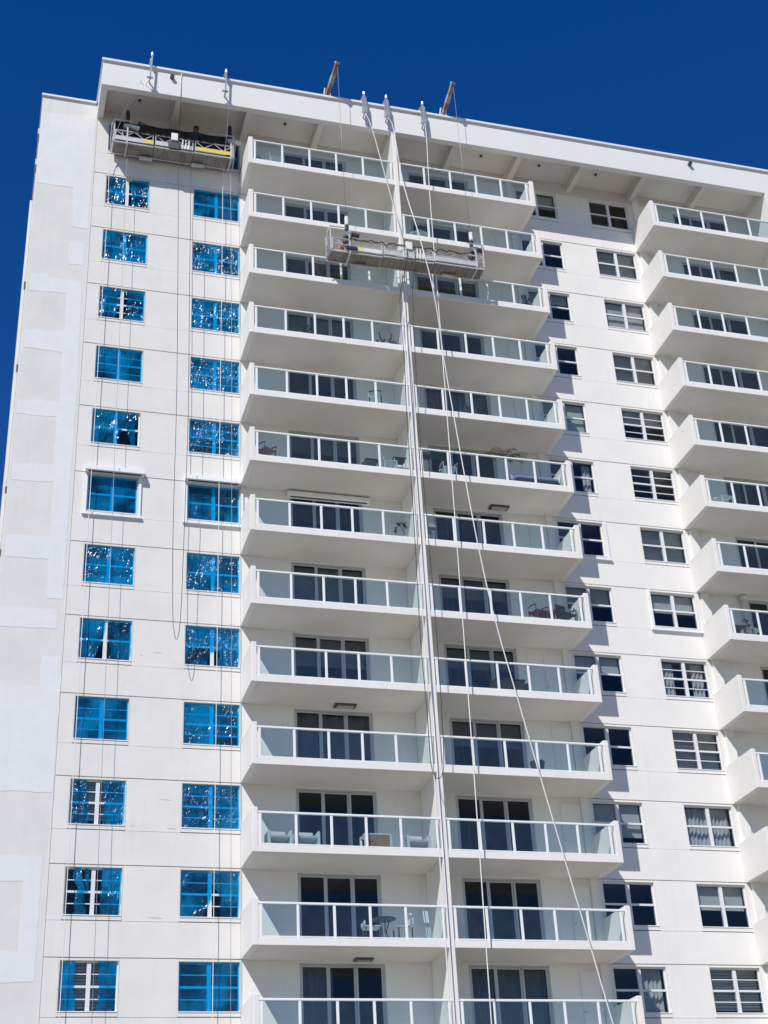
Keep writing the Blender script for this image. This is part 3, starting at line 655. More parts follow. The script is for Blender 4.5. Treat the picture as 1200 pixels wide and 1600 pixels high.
make_stage((0.14, -0.20, 30.70), 4.64, 0.70, 'aluminium swing stage with dark safety net and yellow sticker under the roof overhang', 0.012, True, True, (0.50, 0.09))
make_stage((8.10, -2.12, 25.16), 6.02, 0.68, 'long silver swing stage hanging in front of the balconies at the dividing wall', 0.022, False, False, (0.72, 0.32))

# worker behind the rail of the left stage
def make_person(loc):
    J = {'pel': (0, 0, 0.88), 'ches': (0, -0.06, 1.22), 'neck': (0, -0.10, 1.38), 'head': (0.0, -0.12, 1.50),
         'ls': (-0.17, -0.07, 1.31), 'le': (-0.24, -0.02, 1.05), 'lh': (-0.16, -0.22, 0.95), 'rs': (0.17, -0.07, 1.31), 're': (0.25, -0.03, 1.05), 'rh': (0.18, -0.23, 0.96),
         'lk': (-0.10, -0.05, 0.46), 'la': (-0.11, 0.0, 0.05), 'lt': (-0.11, -0.14, 0.03), 'rk': (0.11, -0.04, 0.46), 'ra': (0.12, 0.02, 0.05), 'rt': (0.12, -0.12, 0.03)}
    E = [('pel', 'ches'), ('ches', 'neck'), ('neck', 'head'), ('ches', 'ls'), ('ls', 'le'), ('le', 'lh'), ('ches', 'rs'), ('rs', 're'), ('re', 'rh'),
         ('pel', 'lk'), ('lk', 'la'), ('la', 'lt'), ('pel', 'rk'), ('rk', 'ra'), ('ra', 'rt')]
    Rr = dict(pel=0.15, ches=0.15, neck=0.06, head=0.095, ls=0.075, le=0.05, lh=0.04, rs=0.075, re=0.05, rh=0.04, lk=0.075, la=0.05, lt=0.04, rk=0.075, ra=0.05, rt=0.04)
    ks = list(J); me = bpy.data.meshes.new('person'); me.from_pydata([J[k] for k in ks], [(ks.index(a), ks.index(b)) for a, b in E], [])
    me.materials.append(mat('dark_work_clothes', (0.03, 0.035, 0.05), 0.85))
    o = link('person', me, None, loc)
    sk = o.modifiers.new('skin', 'SKIN'); sk.use_smooth_shade = True
    for i, k in enumerate(ks):
        v = me.skin_vertices[0].data[i]; v.radius = (Rr[k], Rr[k]); v.use_root = (k == 'pel')
    ss = o.modifiers.new('sub', 'SUBSURF'); ss.levels = 1; ss.render_levels = 2
    tag(o, 'worker in dark clothes and dark cap standing on the left swing stage', 'person')
    cap = MB().lathe([(0.118, 0.0), (0.122, 0.05), (0.11, 0.10), (0.07, 0.145), (0.0, 0.155)], n=16); cap.box(-0.08, 0.08, -0.20, -0.09, 0.0, 0.015)
    ob('cap', cap, M_BLACK, o, (loc[0], loc[1] - 0.12, loc[2] + 1.50), smooth=True)
    fc = MB().lathe([(0.045, -0.125), (0.08, -0.09), (0.10, -0.02), (0.105, 0.02)], n=14)
    fc.box(-0.014, 0.014, -0.125, -0.09, -0.05, 0.0)
    ob('face', fc, M_SKIN, o, (loc[0], loc[1] - 0.13, loc[2] + 1.49), smooth=True)
make_person((3.36, -0.38, 30.78 + 0.055))
bb = MB(); vs = []; nu, nv = 14, 8
for j in range(nv + 1):
    for i in range(nu + 1):
        u = i / nu; v = j / nv * math.pi
        vs.append((0.6 * u, -0.09 * math.cos(v), 0.20 * math.sin(v) * (0.6 + 0.4 * math.sin(u * 5 + 0.7)) + 0.03 * noise.noise(Vector((u * 6, v, 3)))))
bb.add(vs, [(j * (nu + 1) + i, j * (nu + 1) + i + 1, (j + 1) * (nu + 1) + i + 1, (j + 1) * (nu + 1) + i) for j in range(nv) for i in range(nu)])
bb.tube([(0.02, -0.05, 0.0), (0.0, -0.05, 0.10), (0.08, -0.05, 0.2)], 0.03, 6)
tag(ob('tarp_bundle', bb, mat('grey_blue_tarp', (0.10, 0.15, 0.26), 0.6), None, (1.10, -0.16, 32.39), smooth=True), 'blue tarp bundle draped over the net rail of the left swing stage', 'tarp')

# ------------------------------------------------------------------ roof rigging
def hook(x, zt, zb, label, lean):
    y = -2.12
    t = thing('cornice_hook', label, 'hook', (x, -1.75, 33.98), 'steel hooks clamped over the roof edge')
    a = MB(); a.bar((x, -1.30, 34.03), (x, y - 0.02, 34.05), 0.07, 0.09); a.bar((x, -1.30, 33.99), (x, -1.30, 34.4), 0.06); a.bar((x, -1.30, 34.38), (x + lean, y, zt - 0.12), 0.045)
    ob('arm', a, M_STEEL, t, (0, 0, 0))
    b = MB(); b.bar((x + lean, y, zt - 0.1), (x, y - 0.01, zb + 0.03), 0.10 if lean == 0 else 0.06, 0.05)
    b.tube([(x + lean, y, zt - 0.14), (x + lean, y, zt)], 0.055, 8)
    if lean == 0: b.bar((x - 0.07, y, zt - 0.28), (x - 0.10, y, zb + 0.06), 0.03, 0.09); b.bar((x + 0.07, y, zt - 0.28), (x + 0.10, y, zb + 0.06), 0.03, 0.09)
    ob('leg', b, M_STEEL, t, (0, 0, 0))
    f = MB(); f.bar((x, y - 0.03, zb + 0.03), (x, -1.835, zb + 0.03), 0.05, 0.05); f.box(x - 0.13, x + 0.11, y - 0.05, y + 0.04, zb - 0.02, zb + 0.02)
    ob('foot', f, M_STEEL, t, (0, 0, 0))
    ob('shackle', MB().tube([(x + 0.03 * math.cos(q), y - 0.06, zb - 0.06 + 0.045 * math.sin(q)) for q in [i * math.pi / 4 for i in range(9)]], 0.012, 5), M_DGREY, t, (0, 0, 0))
hook(1.30, 34.42, 33.08, 'steel roof hook with long leg nearest the left corner of the roof', 0.05)
hook(4.25, 34.18, 33.02, 'steel roof hook above the right end of the left swing stage', 0.03)
hook(9.93, 34.26, 33.12, 'leftmost of three clustered steel roof hooks between the two tilted beams', 0)
hook(10.87, 34.28, 33.10, 'steel roof hook directly above the balcony dividing wall', 0)
hook(12.42, 34.26, 33.08, 'rightmost of three clustered steel roof hooks, just left of the right tilted beam', 0)

def outrigger(bx, tx, label):
    t = thing('outrigger_beam', label, 'beam', (bx, -1.5, 33.98), 'rusty outrigger beams on the roof')
    A = Vector((bx - 0.10, -1.45, 33.62)); B = Vector((tx, -2.72, 35.03))
    d = (B - A); ln = d.length; d.normalize()
    def seg(f0, f1, w, h, mt, nm): return ob(nm, MB().bar(A + d * ln * f0, A + d * ln * f1, w, h), mt, t, (0, 0, 0))
    seg(0.22, 0.56, 0.15, 0.15, M_RUST, 'beam_base'); seg(0.56, 0.72, 0.16, 0.16, M_TIN, 'beam_sleeve'); seg(0.72, 0.97, 0.14, 0.14, M_RUST, 'beam_tip')
    ob('end_plate', MB().bar(A + d * ln * 0.97, A + d * ln * 1.02, 0.17, 0.17), M_TIN, t, (0, 0, 0))
    s = MB(); s.bar((bx + 0.14, -1.72, 33.99), (bx + 0.14, -1.72, 34.42), 0.06); s.bar((bx - 0.12, -1.62, 33.99), (bx - 0.05, -1.72, 34.55), 0.05); s.bar((bx - 0.2, -1.6, 34.01), (bx + 0.22, -1.7, 34.01), 0.09, 0.05)
    ob('stand', s, M_PLAS, t, (0, 0, 0))
    ob('sheave', MB().tube([(tx - 0.05, -2.72, 34.90), (tx + 0.05, -2.72, 34.90)], 0.07, 10), M_DGREY, t, (0, 0, 0))
outrigger(8.46, 8.70, 'rusty tilted outrigger beam on the roof, left of the hook cluster')
outrigger(13.42, 13.62, 'rusty tilted outrigger beam on the roof, right of the hook cluster')

def smooth_path(pts, n=5):
    P = [Vector(p) for p in pts]; out = []
    for i in range(len(P) - 1):
        p0 = P[max(i - 1, 0)]; p1 = P[i]; p2 = P[i + 1]; p3 = P[min(i + 2, len(P) - 1)]
        for j in range(n):
            t = j / n; out.append(0.5 * ((2 * p1) + (p2 - p0) * t + (2 * p0 - 5 * p1 + 4 * p2 - p3) * t * t + (3 * p1 - p0 - 3 * p2 + p3) * t ** 3))
    out.append(P[-1]); return out
def rope(name, pts, r, mt, label, cat='rope', sm=True):
    base = Vector(pts[-1]); mb = MB().tube([p - base for p in (smooth_path(pts) if sm else [Vector(q) for q in pts])], r, 6)
    tag(ob(name, mb, mt, None, tuple(base), smooth=True), label, cat)
GZ = -ZB + 0.03
rope('wire_rope', [(8.70, -2.72, 34.90), (8.82, -2.5, 27.1)], 0.009, M_WIRE, 'thin wire from the left tilted roof beam down to the long swing stage', 'wire', False)
rope('wire_rope', [(13.62, -2.72, 34.90), (13.80, -2.5, 27.2)], 0.009, M_WIRE, 'thin wire from the right tilted roof beam down to the long swing stage', 'wire', False)
rope('wire_rope', [(1.30, -2.15, 33.0), (0.65, -0.54, 32.68)], 0.009, M_WIRE, 'slanting wire from the leftmost roof hook to the left swing stage', 'wire', False)
rope('wire_rope', [(4.25, -2.15, 32.95), (4.70, -0.54, 32.75)], 0.009, M_WIRE, 'slanting wire from the second roof hook to the right hoist of the left swing stage', 'wire', False)
rope('wire_rope', [(0.70, -0.56, 30.6), (0.80, -0.56, 15.0), (1.0, -0.56, GZ)], 0.008, M_WIRE, 'thin wire hanging down from the left end of the left swing stage', 'wire')
rope('wire_rope', [(4.74, -0.56, 30.65), (4.80, -0.56, 22), (4.82, -0.54, 12), (4.82, -0.54, GZ)], 0.008, M_WIRE, 'thin wire hanging down from the right end of the left swing stage', 'wire')
rope('lifeline', [(1.0, -1.95, 33.1), (0.5, -0.9, 32.4), (0.10, -0.28, 30.4), (0.10, -0.25, 27), (0.06, -0.25, 10), (0.06, -0.27, GZ)], 0.012, M_ROPE, 'white lifeline rope along the left edge of the leftmost windows')
rope('lifeline', [(4.42, -1.9, 32.6), (4.5, -1.1, 32.0), (4.50, -0.28, 30.3), (4.48, -0.25, 26), (4.40, -0.25, 10), (4.30, -0.27, GZ)], 0.012, M_ROPE, 'white lifeline rope across the window column beside the left balconies')
rope('rope', [(9.93, -2.2, 33.0), (10.17, -2.2, 32.2), (10.63, -2.2, 29.53), (11.03, -2.25, 26.9), (11.05, -2.04, 25.3), (10.86, -2.2, 18), (10.86, -2.2, 2.6), (10.8, -2.2, GZ)], 0.019, M_ROPE, 'white rope slanting from the left clustered hook onto the dividing wall')
rope('rope', [(10.87, -2.2, 33.0), (11.07, -2.2, 32.4), (11.31, -2.2, 29.55), (11.53, -2.98, 26.2), (11.9, -3.06, 23.3), (12.3, -2.6, 19.85), (13.0, -2.6, 12.14), (13.89, -2.6, 6.95), (15.66, -2.6, -2.23), (17.3, -2.6, GZ)], 0.021, M_ROPE, 'white rope slanting down to the right across the middle balconies')
rope('rope', [(12.43, -2.2, 33.0), (12.45, -2.2, 32.2), (12.39, -2.2, 29.99), (12.36, -2.2, 26.97), (12.32, -2.2, 20.12), (12.2, -2.2, 7.0), (12.07, -2.2, -2.16), (11.95, -2.2, GZ)], 0.019, M_ROPE, 'straight white rope hanging from the rightmost clustered hook')
rope('power_cord', [(2.54, -1.86, 32.58), (2.60, -1.3, 31.5), (2.63, -0.98, 30.6), (2.67, -0.9, 28.66), (2.80, -0.86, 19.76), (2.80, -0.82, 14.06), (2.86, -0.8, 10.9), (2.92, -0.8, 10.15), (3.0, -0.8, 9.89), (3.08, -0.8, 10.2), (3.13, -0.8, 11.2), (3.17, -0.82, 13.86), (3.22, -0.86, 18.46), (3.17, -0.9, 24.1), (3.14, -0.92, 28.7), (3.1, -0.95, 31.2)], 0.010, M_BLACK, 'black power cord hanging in a long loop below the left swing stage', 'cord')
rope('power_cord', [(11.0, -2.92, 25.7), (10.97, -2.9, 25.0), (10.77, -2.4, 23.6), (10.77, -2.4, 20.97), (10.72, -2.4, 17.72), (10.71, -2.4, 13.86), (10.66, -2.4, 9.69), (10.71, -2.4, 7.43), (10.72, -2.4, 5.7), (10.79, -2.4, 5.2), (10.92, -2.4, 5.05), (11.06, -2.4, 5.2), (11.15, -2.4, 5.7), (11.21, -2.4, 7.77), (11.22, -2.4, 10.77), (11.19, -2.4, 13.37), (11.15, -2.4, 17.11), (11.19, -2.4, 20.38), (11.28, -2.4, 23.9), (11.3, -2.9, 24.9), (11.3, -2.92, 25.6)], 0.013, M_BLACK, 'black power cord hanging in a long loop along the dividing wall', 'cord')
rope('fascia_cable', [(2.54, -1.5, 34.0), (2.54, -1.86, 34.02), (2.54, -1.885, 33.9), (2.54, -1.86, 33.6), (2.54, -1.86, 32.60)], 0.017, M_ROPE, 'pale cable running over the roof edge down the fascia beside the pipe stub', 'cable', False)

# ------------------------------------------------------------------ things on the balconies
FLOORN = ['top', 'second', 'third', 'fourth', 'fifth', 'sixth', 'seventh', 'eighth', 'ninth', 'tenth', 'eleventh', 'twelfth']
BN = {'L': 'left', 'R': 'middle', 'RR': 'right'}
def where(b, k): return f'on {BN[b]} stack balcony, {FLOORN[k]} down' if k else f'on top balcony of the {BN[b]} stack'
def chair(x, k, b, desc, col, rot=0.0, y=-1.42, arch=False, arms=True, frame=None, cat='chair', back=0.9):
    z = slabtop(k); t = thing('balcony_chair', f'{desc} {where(b, k)}', cat, (x, y, z)); t.rotation_euler.z = rot
    def p(nm, mb, mt):
        o = ob(nm, mb, mt, t, (x, y, z)); return o
    fm = frame or col
    p('seat', MB().bbox(-0.25, 0.25, -0.24, 0.24, 0.40, 0.45, 0.015), col)
    if arch:
        pts = [(0.27 * math.cos(a), 0.24, 0.5 + (back - 0.5) * math.sin(a)) for a in [i * math.pi / 10 for i in range(11)]]
        p('backrest', MB().tube(pts, 0.025, 6).bbox(-0.2, 0.2, 0.235, 0.25, 0.5, back - 0.15, 0.005), col)
    else:
        mb = MB().bbox(-0.25, 0.25, 0.22, 0.27, 0.45, back, 0.02); p('backrest', mb, col)
    for sx in (-0.22, 0.22):
        for sy in (-0.21, 0.21):
            p('leg', MB().tube([(sx, sy, 0.0), (sx, sy, 0.41)], 0.022, 6), fm)
        if arms: p('armrest', MB().tube([(sx * 1.15, -0.2, 0.42), (sx * 1.2, -0.22, 0.62), (sx * 1.2, 0.0, 0.67), (sx * 1.15, 0.22, 0.64)], 0.024, 6), fm)
    return t
def round_table(x, k, b, desc, top, y=-1.35, r=0.38, h=0.72):
    z = slabtop(k); t = thing('round_table', f'{desc} {where(b, k)}', 'table', (x, y, z))
    ob('table_top', MB().lathe([(r - 0.02, 0), (r, 0.01), (r, 0.025), (r - 0.02, 0.03)], n=24), top, t, (x, y, z + h))
    for a in (0.4, 2.5, 4.6):
        ob('leg', MB().tube([(0.25 * math.cos(a), 0.25 * math.sin(a), 0), (0.06 * math.cos(a), 0.06 * math.sin(a), h / 2), (0.2 * math.cos(a), 0.2 * math.sin(a), h)], 0.018, 6), M_DGREY, t, (x, y, z))
def pot(t, x, y, z, r, h, mt): return ob('pot', MB().lathe([(r * 0.72, 0), (r * 0.95, h * 0.8), (r, h * 0.82), (r, h), (r * 0.85, h), (r * 0.82, h * 0.9)], n=14), mt, t, (x, y, z), smooth=False)
def bush(x, k, b, desc, w, h, y=-1.5, pm=M_POTB, leafm=M_LEAF, nl=90, pr=0.14, ph=0.24, seed=0):
    z = slabtop(k); t = thing('potted_plant', f'{desc} {where(b, k)}', 'plant', (x, y, z)); pot(t, x, y, z, pr, ph, pm)
    r = random.Random(seed); mb = MB()
    for i in range(nl):
        a = r.uniform(0, 6.28); rr = w * 0.5 * math.sqrt(r.random()); hz = ph + h * r.uniform(0.1, 1.0) * (1 - 0.4 * rr / (w * 0.5))
        p = Vector((rr * math.cos(a) * 0.9, rr * math.sin(a) * 0.35, hz)); q = p + Vector((math.cos(a) * 0.10, math.sin(a) * 0.06, r.uniform(-0.05, 0.12)))
        mb.leaf(p, q, 0.03, 0.01)
    ob('foliage', mb, leafm, t, (x, y, z)); ob('stem', MB().tube([(0, 0, ph * 0.8), (0.02, 0, ph + h * 0.5)], 0.015, 5), M_BARK, t, (x, y, z)); return t
def palm(x, k, b, desc, h, spread, nf, y=-1.35, seed=1):
    z = slabtop(k); t = thing('potted_palm', f'{desc} {where(b, k)}', 'plant', (x, y, z)); pot(t, x, y, z, 0.16, 0.3, M_POTB); r = random.Random(seed)
    ob('trunk', MB().tube([(0, 0, 0.25), (0.03, 0, 0.5), (0.02, 0, h * 0.62)], 0.03, 6, taper=0.02), M_BARK, t, (x, y, z))
    for i in range(nf):
        a = 6.283 * i / nf + r.uniform(-0.3, 0.3); mb = MB(); L_ = spread * r.uniform(0.75, 1.1); up = r.uniform(0.25, 0.75) * spread
        P = [Vector((math.cos(a) * L_ * s, math.sin(a) * L_ * s * 0.45, h * 0.62 + up * s * 1.6 - 1.15 * up * s * s)) for s in [j / 9 for j in range(10)]]
        mb.tube(P, 0.012, 4, taper=0.004)
        for j in range(1, 10):
            dv = (P[j] - P[j - 1]).normalized(); sd = dv.cross(Vector((0, 0, 1))).normalized()
            for s in (-1, 1):
                e = P[j] + sd * s * 0.20 * (1.05 - j / 12) + dv * 0.10 - Vector((0, 0, 0.09)); mb.leaf(P[j], e, 0.016, 0.02, n=2)
        ob('frond', mb, M_LEAF, t, (x, y, z))
    return t

chair(6.28, 0, 'L', 'white chair with arched back', M_PLAS, 0.2, -1.45, arch=True, back=0.62)
bush(7.17, 3, 'L', 'dark leafy bush behind the glass', 0.75, 0.5, nl=130, seed=4)
# aloe with two dark cactus arms
x, y, z = 10.43, -1.52, slabtop(3); t = thing('potted_aloe', 'pale green aloe in a white pot ' + where('L', 3), 'plant', (x, y, z)); pot(t, x, y, z, 0.13, 0.24, M_POT)
r = random.Random(5); mb = MB()
for i in range(26):
    a = r.uniform(0, 6.28); L_ = r.uniform(0.25, 0.42); el = r.uniform(0.2, 1.2)
    mb.leaf((0.03 * math.cos(a), 0.03 * math.sin(a), 0.24), (L_ * math.cos(a) * math.cos(el), 0.5 * L_ * math.sin(a) * math.cos(el), 0.24 + L_ * math.sin(el)), 0.028, 0.06)
ob('leaves', mb, M_ALOE, t, (x, y, z))
for s in (-1, 1): ob('stem', MB().tube([(s * 0.08, 0.08, 0.2), (s * 0.16, 0.1, 0.45), (s * 0.22, 0.1, 0.62), (s * 0.25, 0.1, 0.80)], 0.03, 6), M_LEAF, t, (x, y, z))
bush(10.1, 3, 'L', 'low dark plant left of the pale aloe', 0.45, 0.22, nl=60, y=-1.45, pr=0.11, ph=0.14, seed=11)
bush(10.74, 3, 'L', 'low dark plant right of the pale aloe', 0.42, 0.22, nl=60, y=-1.45, pr=0.11, ph=0.14, seed=12)
chair(9.92, 4, 'L', 'white lounge chair with black arms', M_PLAS, 1.2, -1.42, frame=M_BLACK, back=0.72)
chair(5.86, 5, 'L', 'dark chair with tan seat', M_WOOD, 0.5, -1.45, frame=M_BLACK, back=0.62)
chair(9.58, 5, 'L', 'low grey round-backed chair', M_DGREY, 0.0, -1.45, arch=True, arms=False, back=0.52)
x, y, z = 10.62, -1.42, slabtop(5); t = thing('square_table', 'black square table ' + where('L', 5), 'table', (x, y, z))
ob('table_top', MB().bbox(-0.24, 0.24, -0.24, 0.24, 0.60, 0.64, 0.01), M_BLACK, t, (x, y, z))
for a in (-0.2, 0.2):
    for b_ in (-0.2, 0.2): ob('leg', MB().tube([(a, b_, 0), (a, b_, 0.6)], 0.02, 6), M_PLAS, t, (x, y, z))
chair(10.30, 5, 'L', 'white folding chair left of the black table', M_PLAS, 1.4, -1.45, arms=False, back=0.62)
chair(10.78, 5, 'L', 'white chair behind the black table', M_PLAS, 0.0, -1.08, arms=False, back=0.95)
# red flowering plant
x, y, z = 10.66, -1.52, slabtop(6); t = thing('flowering_plant', 'thin red-flowered plant ' + where('L', 6), 'plant', (x, y, z)); pot(t, x, y, z, 0.09, 0.2, M_POT)
ob('stem', MB().tube([(0, 0, 0.15), (-0.03, 0, 0.35), (-0.12, 0, 0.55), (-0.22, 0, 0.66)], 0.012, 5).tube([(-0.03, 0, 0.35), (-0.02, 0, 0.6), (0.0, 0, 0.74)], 0.011, 5), M_BARK, t, (x, y, z))
for nm, pts, mt, sd in (('flower', [(0, 0, 0.74), (-0.04, 0, 0.68)], M_PETAL, 1), ('leaves', [(-0.24, 0, 0.68), (-0.30, 0, 0.5), (-0.33, 0, 0.40), (0.03, 0, 0.58), (-0.16, 0, 0.72)], M_LEAF, 2)):
    r = random.Random(sd); mb = MB()
    for q in pts:
        for i in range(14):
            d = Vector((r.uniform(-1, 1), r.uniform(-0.6, 0.6), r.uniform(-0.8, 1))).normalized() * 0.10; mb.leaf(q, Vector(q) + d, 0.024, 0.01, n=2)
    ob(nm, mb, mt, t, (x, y, z))
for i, (x, d) in enumerate(((6.1, 'white lounge chair at the far left'), (6.95, 'white lounge chair left of the door'), (10.42, 'white lounge chair beside the dividing wall'))):
    z = slabtop(10); t = thing('lounge_chair', f'{d} {where("L", 10)}', 'chair', (x, -1.38, z))
    ob('seat', MB().bbox(-0.28, 0.28, -0.3, 0.3, 0.26, 0.36, 0.02), M_CURT, t, (x, -1.38, z))
    for s in (-1, 1): ob('side_frame', MB().bbox(s * 0.33 - 0.04, s * 0.33 + 0.04, -0.3, 0.3, 0.0, 0.50, 0.012), M_PLAS, t, (x, -1.38, z))
    ob('backrest', MB().bbox(-0.28, 0.28, 0.24, 0.30, 0.36, 0.62, 0.02), M_CURT, t, (x, -1.38, z))
x, y, z = 9.12, -1.40, slabtop(10); t = thing('slatted_box', 'white-framed box table with wooden slats ' + where('L', 10), 'table', (x, y, z))
fr = MB()
for sx in (-0.40, 0.40):
    for sy in (-0.25, 0.25): fr.box(sx - 0.03, sx + 0.03, sy - 0.03, sy + 0.03, 0, 0.46)
fr.box(-0.43, 0.43, -0.28, 0.28, 0.461, 0.50); ob('frame', fr, M_PLAS, t, (x, y, z))
for i in range(4): ob('slat', MB().box(-0.369, 0.369, -0.262, -0.24, 0.06 + i * 0.10, 0.145 + i * 0.10), M_WOOD, t, (x, y, z))
round_table(9.30, 11, 'L', 'dark round table', M_DGREY, y=-1.25, r=0.36, h=0.70)
chair(8.86, 11, 'L', 'metal chair with white seat left of the round table', M_PLAS, 1.5, -1.4, arms=False, frame=M_DGREY, back=0.6)
chair(9.82, 11, 'L', 'metal chair with white seat right of the round table', M_PLAS, -1.5, -1.4, arch=True, arms=False, frame=M_DGREY, back=0.85)
x, y, z = 10.58, -1.45, slabtop(11); t = thing('folded_parasol', 'bundle of white poles leaning beside the dividing wall ' + where('L', 11), 'parasol', (x, y, z))
for i, (dx, tx) in enumerate(((0.0, -0.10), (0.05, -0.02), (0.10, 0.03))): ob('pole', MB().tube([(dx, 0, 0.0), (tx, 0.05, 0.95)], 0.022, 6), M_PLAS, t, (x, y, z))
chair(12.08, 1, 'R', 'white chair with arched frame behind the swing stage', M_PLAS, 0.2, -1.45, arch=True, arms=False, back=0.72)
# dark figure-like ornament
x, y, z = 16.22, -1.45, slabtop(2); t = thing('ornament', 'small dark sculptural ornament ' + where('R', 2), 'ornament', (x, y, z))
ob('plinth', MB().lathe([(0.16, 0), (0.16, 0.20), (0.10, 0.24), (0.10, 0.28)], n=12), M_BLACK, t, (x, y, z))
ob('figure', MB().lathe([(0.20, 0.28), (0.13, 0.36), (0.08, 0.50), (0.09, 0.60), (0.05, 0.66)], n=12).tube([(0.05, 0, 0.5), (0.16, 0, 0.56), (0.18, 0, 0.68)], 0.035, 6).tube([(-0.1, 0, 0.66), (-0.08, 0, 0.76), (0.0, 0, 0.79), (0.06, 0, 0.74), (0.05, 0, 0.64)], 0.045, 7), M_BLACK, t, (x, y, z), smooth=True)
chair(13.47, 4, 'R', 'dark chair with rounded back', M_DGREY, 0.0, -1.45, arch=True, arms=False, back=0.58)
palm(11.75, 5, 'R', 'leafy palm beside the dividing wall', 1.55, 0.55, 9, seed=2)
palm(14.75, 5, 'R', 'tall spreading palm', 2.05, 0.8, 14, seed=3)
chair(12.47, 5, 'R', 'white tubular chair between the palm and the door', M_PLAS, 0.0, -1.45, arch=True, arms=True, back=0.62)
x, y, z = 15.75, -1.38, slabtop(5); t = thing('outdoor_sofa', 'low purple cushioned sofa ' + where('R', 5), 'sofa', (x, y, z))
ob('base', MB().bbox(-0.85, 0.85, -0.33, 0.33, 0.04, 0.24, 0.02), M_DWOOD, t, (x, y, z)); ob('seat_cushion', MB().bbox(-0.83, 0.83, -0.32, 0.30, 0.241, 0.40, 0.05), M_CUSH, t, (x, y, z))
ob('back_cushion', MB().bbox(-0.83, 0.83, 0.14, 0.32, 0.40, 0.70, 0.05), M_CUSH, t, (x, y, z))
x, y, z = 16.74, -1.2, slabtop(5); t = thing('folded_chair', 'white folded chair leaning on the parapet ' + where('R', 5), 'chair', (x, y, z))
ob('frame', MB().tube([(-0.16, -0.2, 0.0), (0.10, -0.1, 0.85)], 0.022, 6).tube([(-0.16, 0.2, 0.0), (0.10, 0.1, 0.85)], 0.022, 6), M_PLAS, t, (x, y, z)); ob('seat', MB().bar((-0.08, 0, 0.3), (0.05, 0, 0.7), 0.34, 0.03), M_PLAS, t, (x, y, z))
# round pale fan on the seventh balcony
x, y, z = 11.62, -1.45, slabtop(6); t = thing('standing_fan', 'pale round standing fan ' + where('R', 6), 'fan', (x, y, z))
ob('head', MB().tube([(0, -0.06, 0.66), (0, 0.06, 0.66)], 0.19, 18), M_LAMP, t, (x, y, z)); ob('pole', MB().tube([(0, 0.03, 0), (0, 0.03, 0.6)], 0.02, 6), M_STEEL, t, (x, y, z)); ob('base', MB().lathe([(0.17, 0), (0.16, 0.03), (0.03, 0.05)], n=14), M_STEEL, t, (x, y, z))
chair(15.30, 7, 'R', 'maroon low lounge chair', M_MAR, 0.3, -1.42, frame=M_DGREY, back=0.56)
chair(15.72, 7, 'R', 'small red chair next to the maroon lounge chair', M_MAR, -0.3, -1.2, frame=M_RED, arms=True, back=0.8)
chair(16.36, 7, 'R', 'black sling chair', M_BLACK, 0.4, -1.35, frame=M_BLACK, back=0.95)
x, y, z = 16.68, -1.5, slabtop(7); t = thing('bare_branch_plant', 'wiry dark branches against the parapet ' + where('R', 7), 'plant', (x, y, z)); pot(t, x, y, z, 0.10, 0.16, M_POTB)
r = random.Random(9); mb = MB()
for i in range(7):
    a = r.uniform(-0.12, 0.12); mb.tube([(0, 0, 0.12), (a * 0.6, 0, 0.3), (a * 1.3, 0.0, 0.42 + r.uniform(0, 0.12)), (a * 1.1 + r.uniform(-0.05, 0.05), 0, 0.55 + r.uniform(0, 0.15))], 0.009, 4)
ob('branches', mb, M_DWOOD, t, (x, y, z))
x, y, z = 14.0, -1.35, slabtop(8); t = thing('storage_bench', 'dark brown storage bench ' + where('R', 8), 'bench', (x, y, z))
ob('box', MB().bbox(-0.58, 0.46, -0.28, 0.28, 0.0, 0.46, 0.015), M_DWOOD, t, (x, y, z)); ob('lid', MB().bbox(-0.60, 0.48, -0.30, 0.30, 0.462, 0.51, 0.015), M_DWOOD, t, (x, y, z)); ob('armrest', MB().bbox(0.50, 0.62, -0.28, 0.28, 0.0, 0.40, 0.02), M_BLACK, t, (x, y, z))
x, y, z = 14.66, -1.45, slabtop(9); t = thing('planter', 'grey bucket planter ' + where('R', 9), 'planter', (x, y, z)); pot(t, x, y, z, 0.24, 0.42, M_DGREY); ob('soil', MB().lathe([(0.19, 0.37), (0.19, 0.385)], n=14), M_BARK, t, (x, y, z))
chair(23.34, 5, 'RR', 'white chair with arched back', M_PLAS, 0.1, -1.45, arch=True, arms=False, back=0.58)
x, y, z = 23.22, -1.42, slabtop(7); t = thing('potted_shrub', 'dark twisted bonsai in a pot ' + where('RR', 7), 'plant', (x, y, z)); pot(t, x, y, z, 0.12, 0.25, M_POTB)
ob('trunk', MB().tube([(0, 0, 0.2), (-0.06, 0, 0.38), (0.04, 0, 0.52), (0.10, 0, 0.68)], 0.04, 6, taper=0.015), M_BARK, t, (x, y, z)); r = random.Random(21); mb = MB()
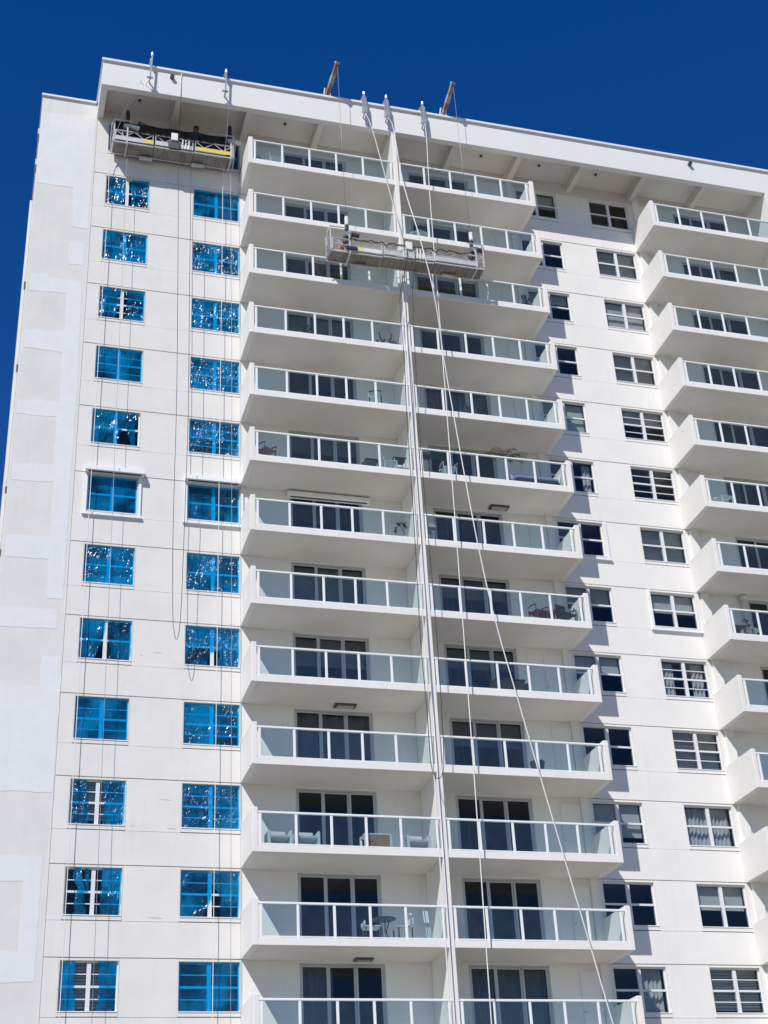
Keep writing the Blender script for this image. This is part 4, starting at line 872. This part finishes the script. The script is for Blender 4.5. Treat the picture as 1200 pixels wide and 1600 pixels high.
for q in ((0.12, 0, 0.72), (-0.05, 0, 0.50), (0.16, 0, 0.60), (0.03, 0, 0.78)):
    for i in range(16):
        d = Vector((r.uniform(-1, 1), r.uniform(-0.6, 0.6), r.uniform(-0.6, 1))).normalized() * 0.10; mb.leaf(q, Vector(q) + d, 0.022, 0.01, n=2)
ob('foliage', mb, M_LEAF, t, (x, y, z))
round_table(23.55, 7, 'RR', 'low grey round table beside the bonsai', M_STEEL, y=-1.2, r=0.32, h=0.45)
chair(22.85, 7, 'RR', 'dark low chair left of the bonsai', M_DGREY, 0.0, -1.45, arch=True, arms=False, back=0.45)
# standpipe on the eighth right-hand balcony
x, y, z = 24.18, -0.16, slabtop(7); t = thing('drain_pipe', 'round white drain pipe next to the door ' + where('RR', 7), 'pipe', (x, y, z))
ob('pipe', MB().tube([(0, 0, 0.0), (0, 0, 2.25)], 0.12, 14), W_SOF, t, (x, y, z), smooth=True); ob('collar', MB().lathe([(0.15, 2.251), (0.15, 2.40), (0.13, 2.44)], n=14), W_SOF, t, (x, y, z))
# ceiling lamps and wall lamps
for x, k, b, big in ((8.6, 9, 'L', 1), (8.86, 12, 'L', 0), (14.69, 6, 'R', 1)):
    z = slabbot(k - 1) - 0.008; nm = 'twelfth' if k > 11 else FLOORN[k]
    lab = f'flat ceiling lamp over the {nm} balcony of the {BN[b]} stack' if k < 12 else 'flat ceiling lamp over the lowest visible left balcony'
    t = thing('ceiling_lamp', lab, 'lamp', (x, -0.36, z)); w = 0.36 if big else 0.28
    ob('housing', MB().bbox(-w, w, -0.16, 0.16, -0.07, 0.0, 0.01), M_DGREY, t, (x, -0.36, z)); ob('diffuser', MB().bbox(-w + 0.08, w - 0.08, -0.11, 0.11, -0.085, -0.071, 0.004), M_LAMP, t, (x, -0.36, z))
for x, k, b in ((5.95, 0, 'L'), (15.05, 0, 'R')):
    z = slabtop(k) + 1.75; t = thing('wall_lamp', f'round bulkhead wall lamp on the top {BN[b]} balcony', 'lamp', (x, -0.002, z))
    ob('rim', MB().tube([(0, -0.002, 0), (0, -0.07, 0)], 0.13, 16), M_DGREY, t, (x, 0, z)); ob('globe', MB().tube([(0, -0.071, 0), (0, -0.12, 0)], 0.095, 16), M_LAMP, t, (x, 0, z))
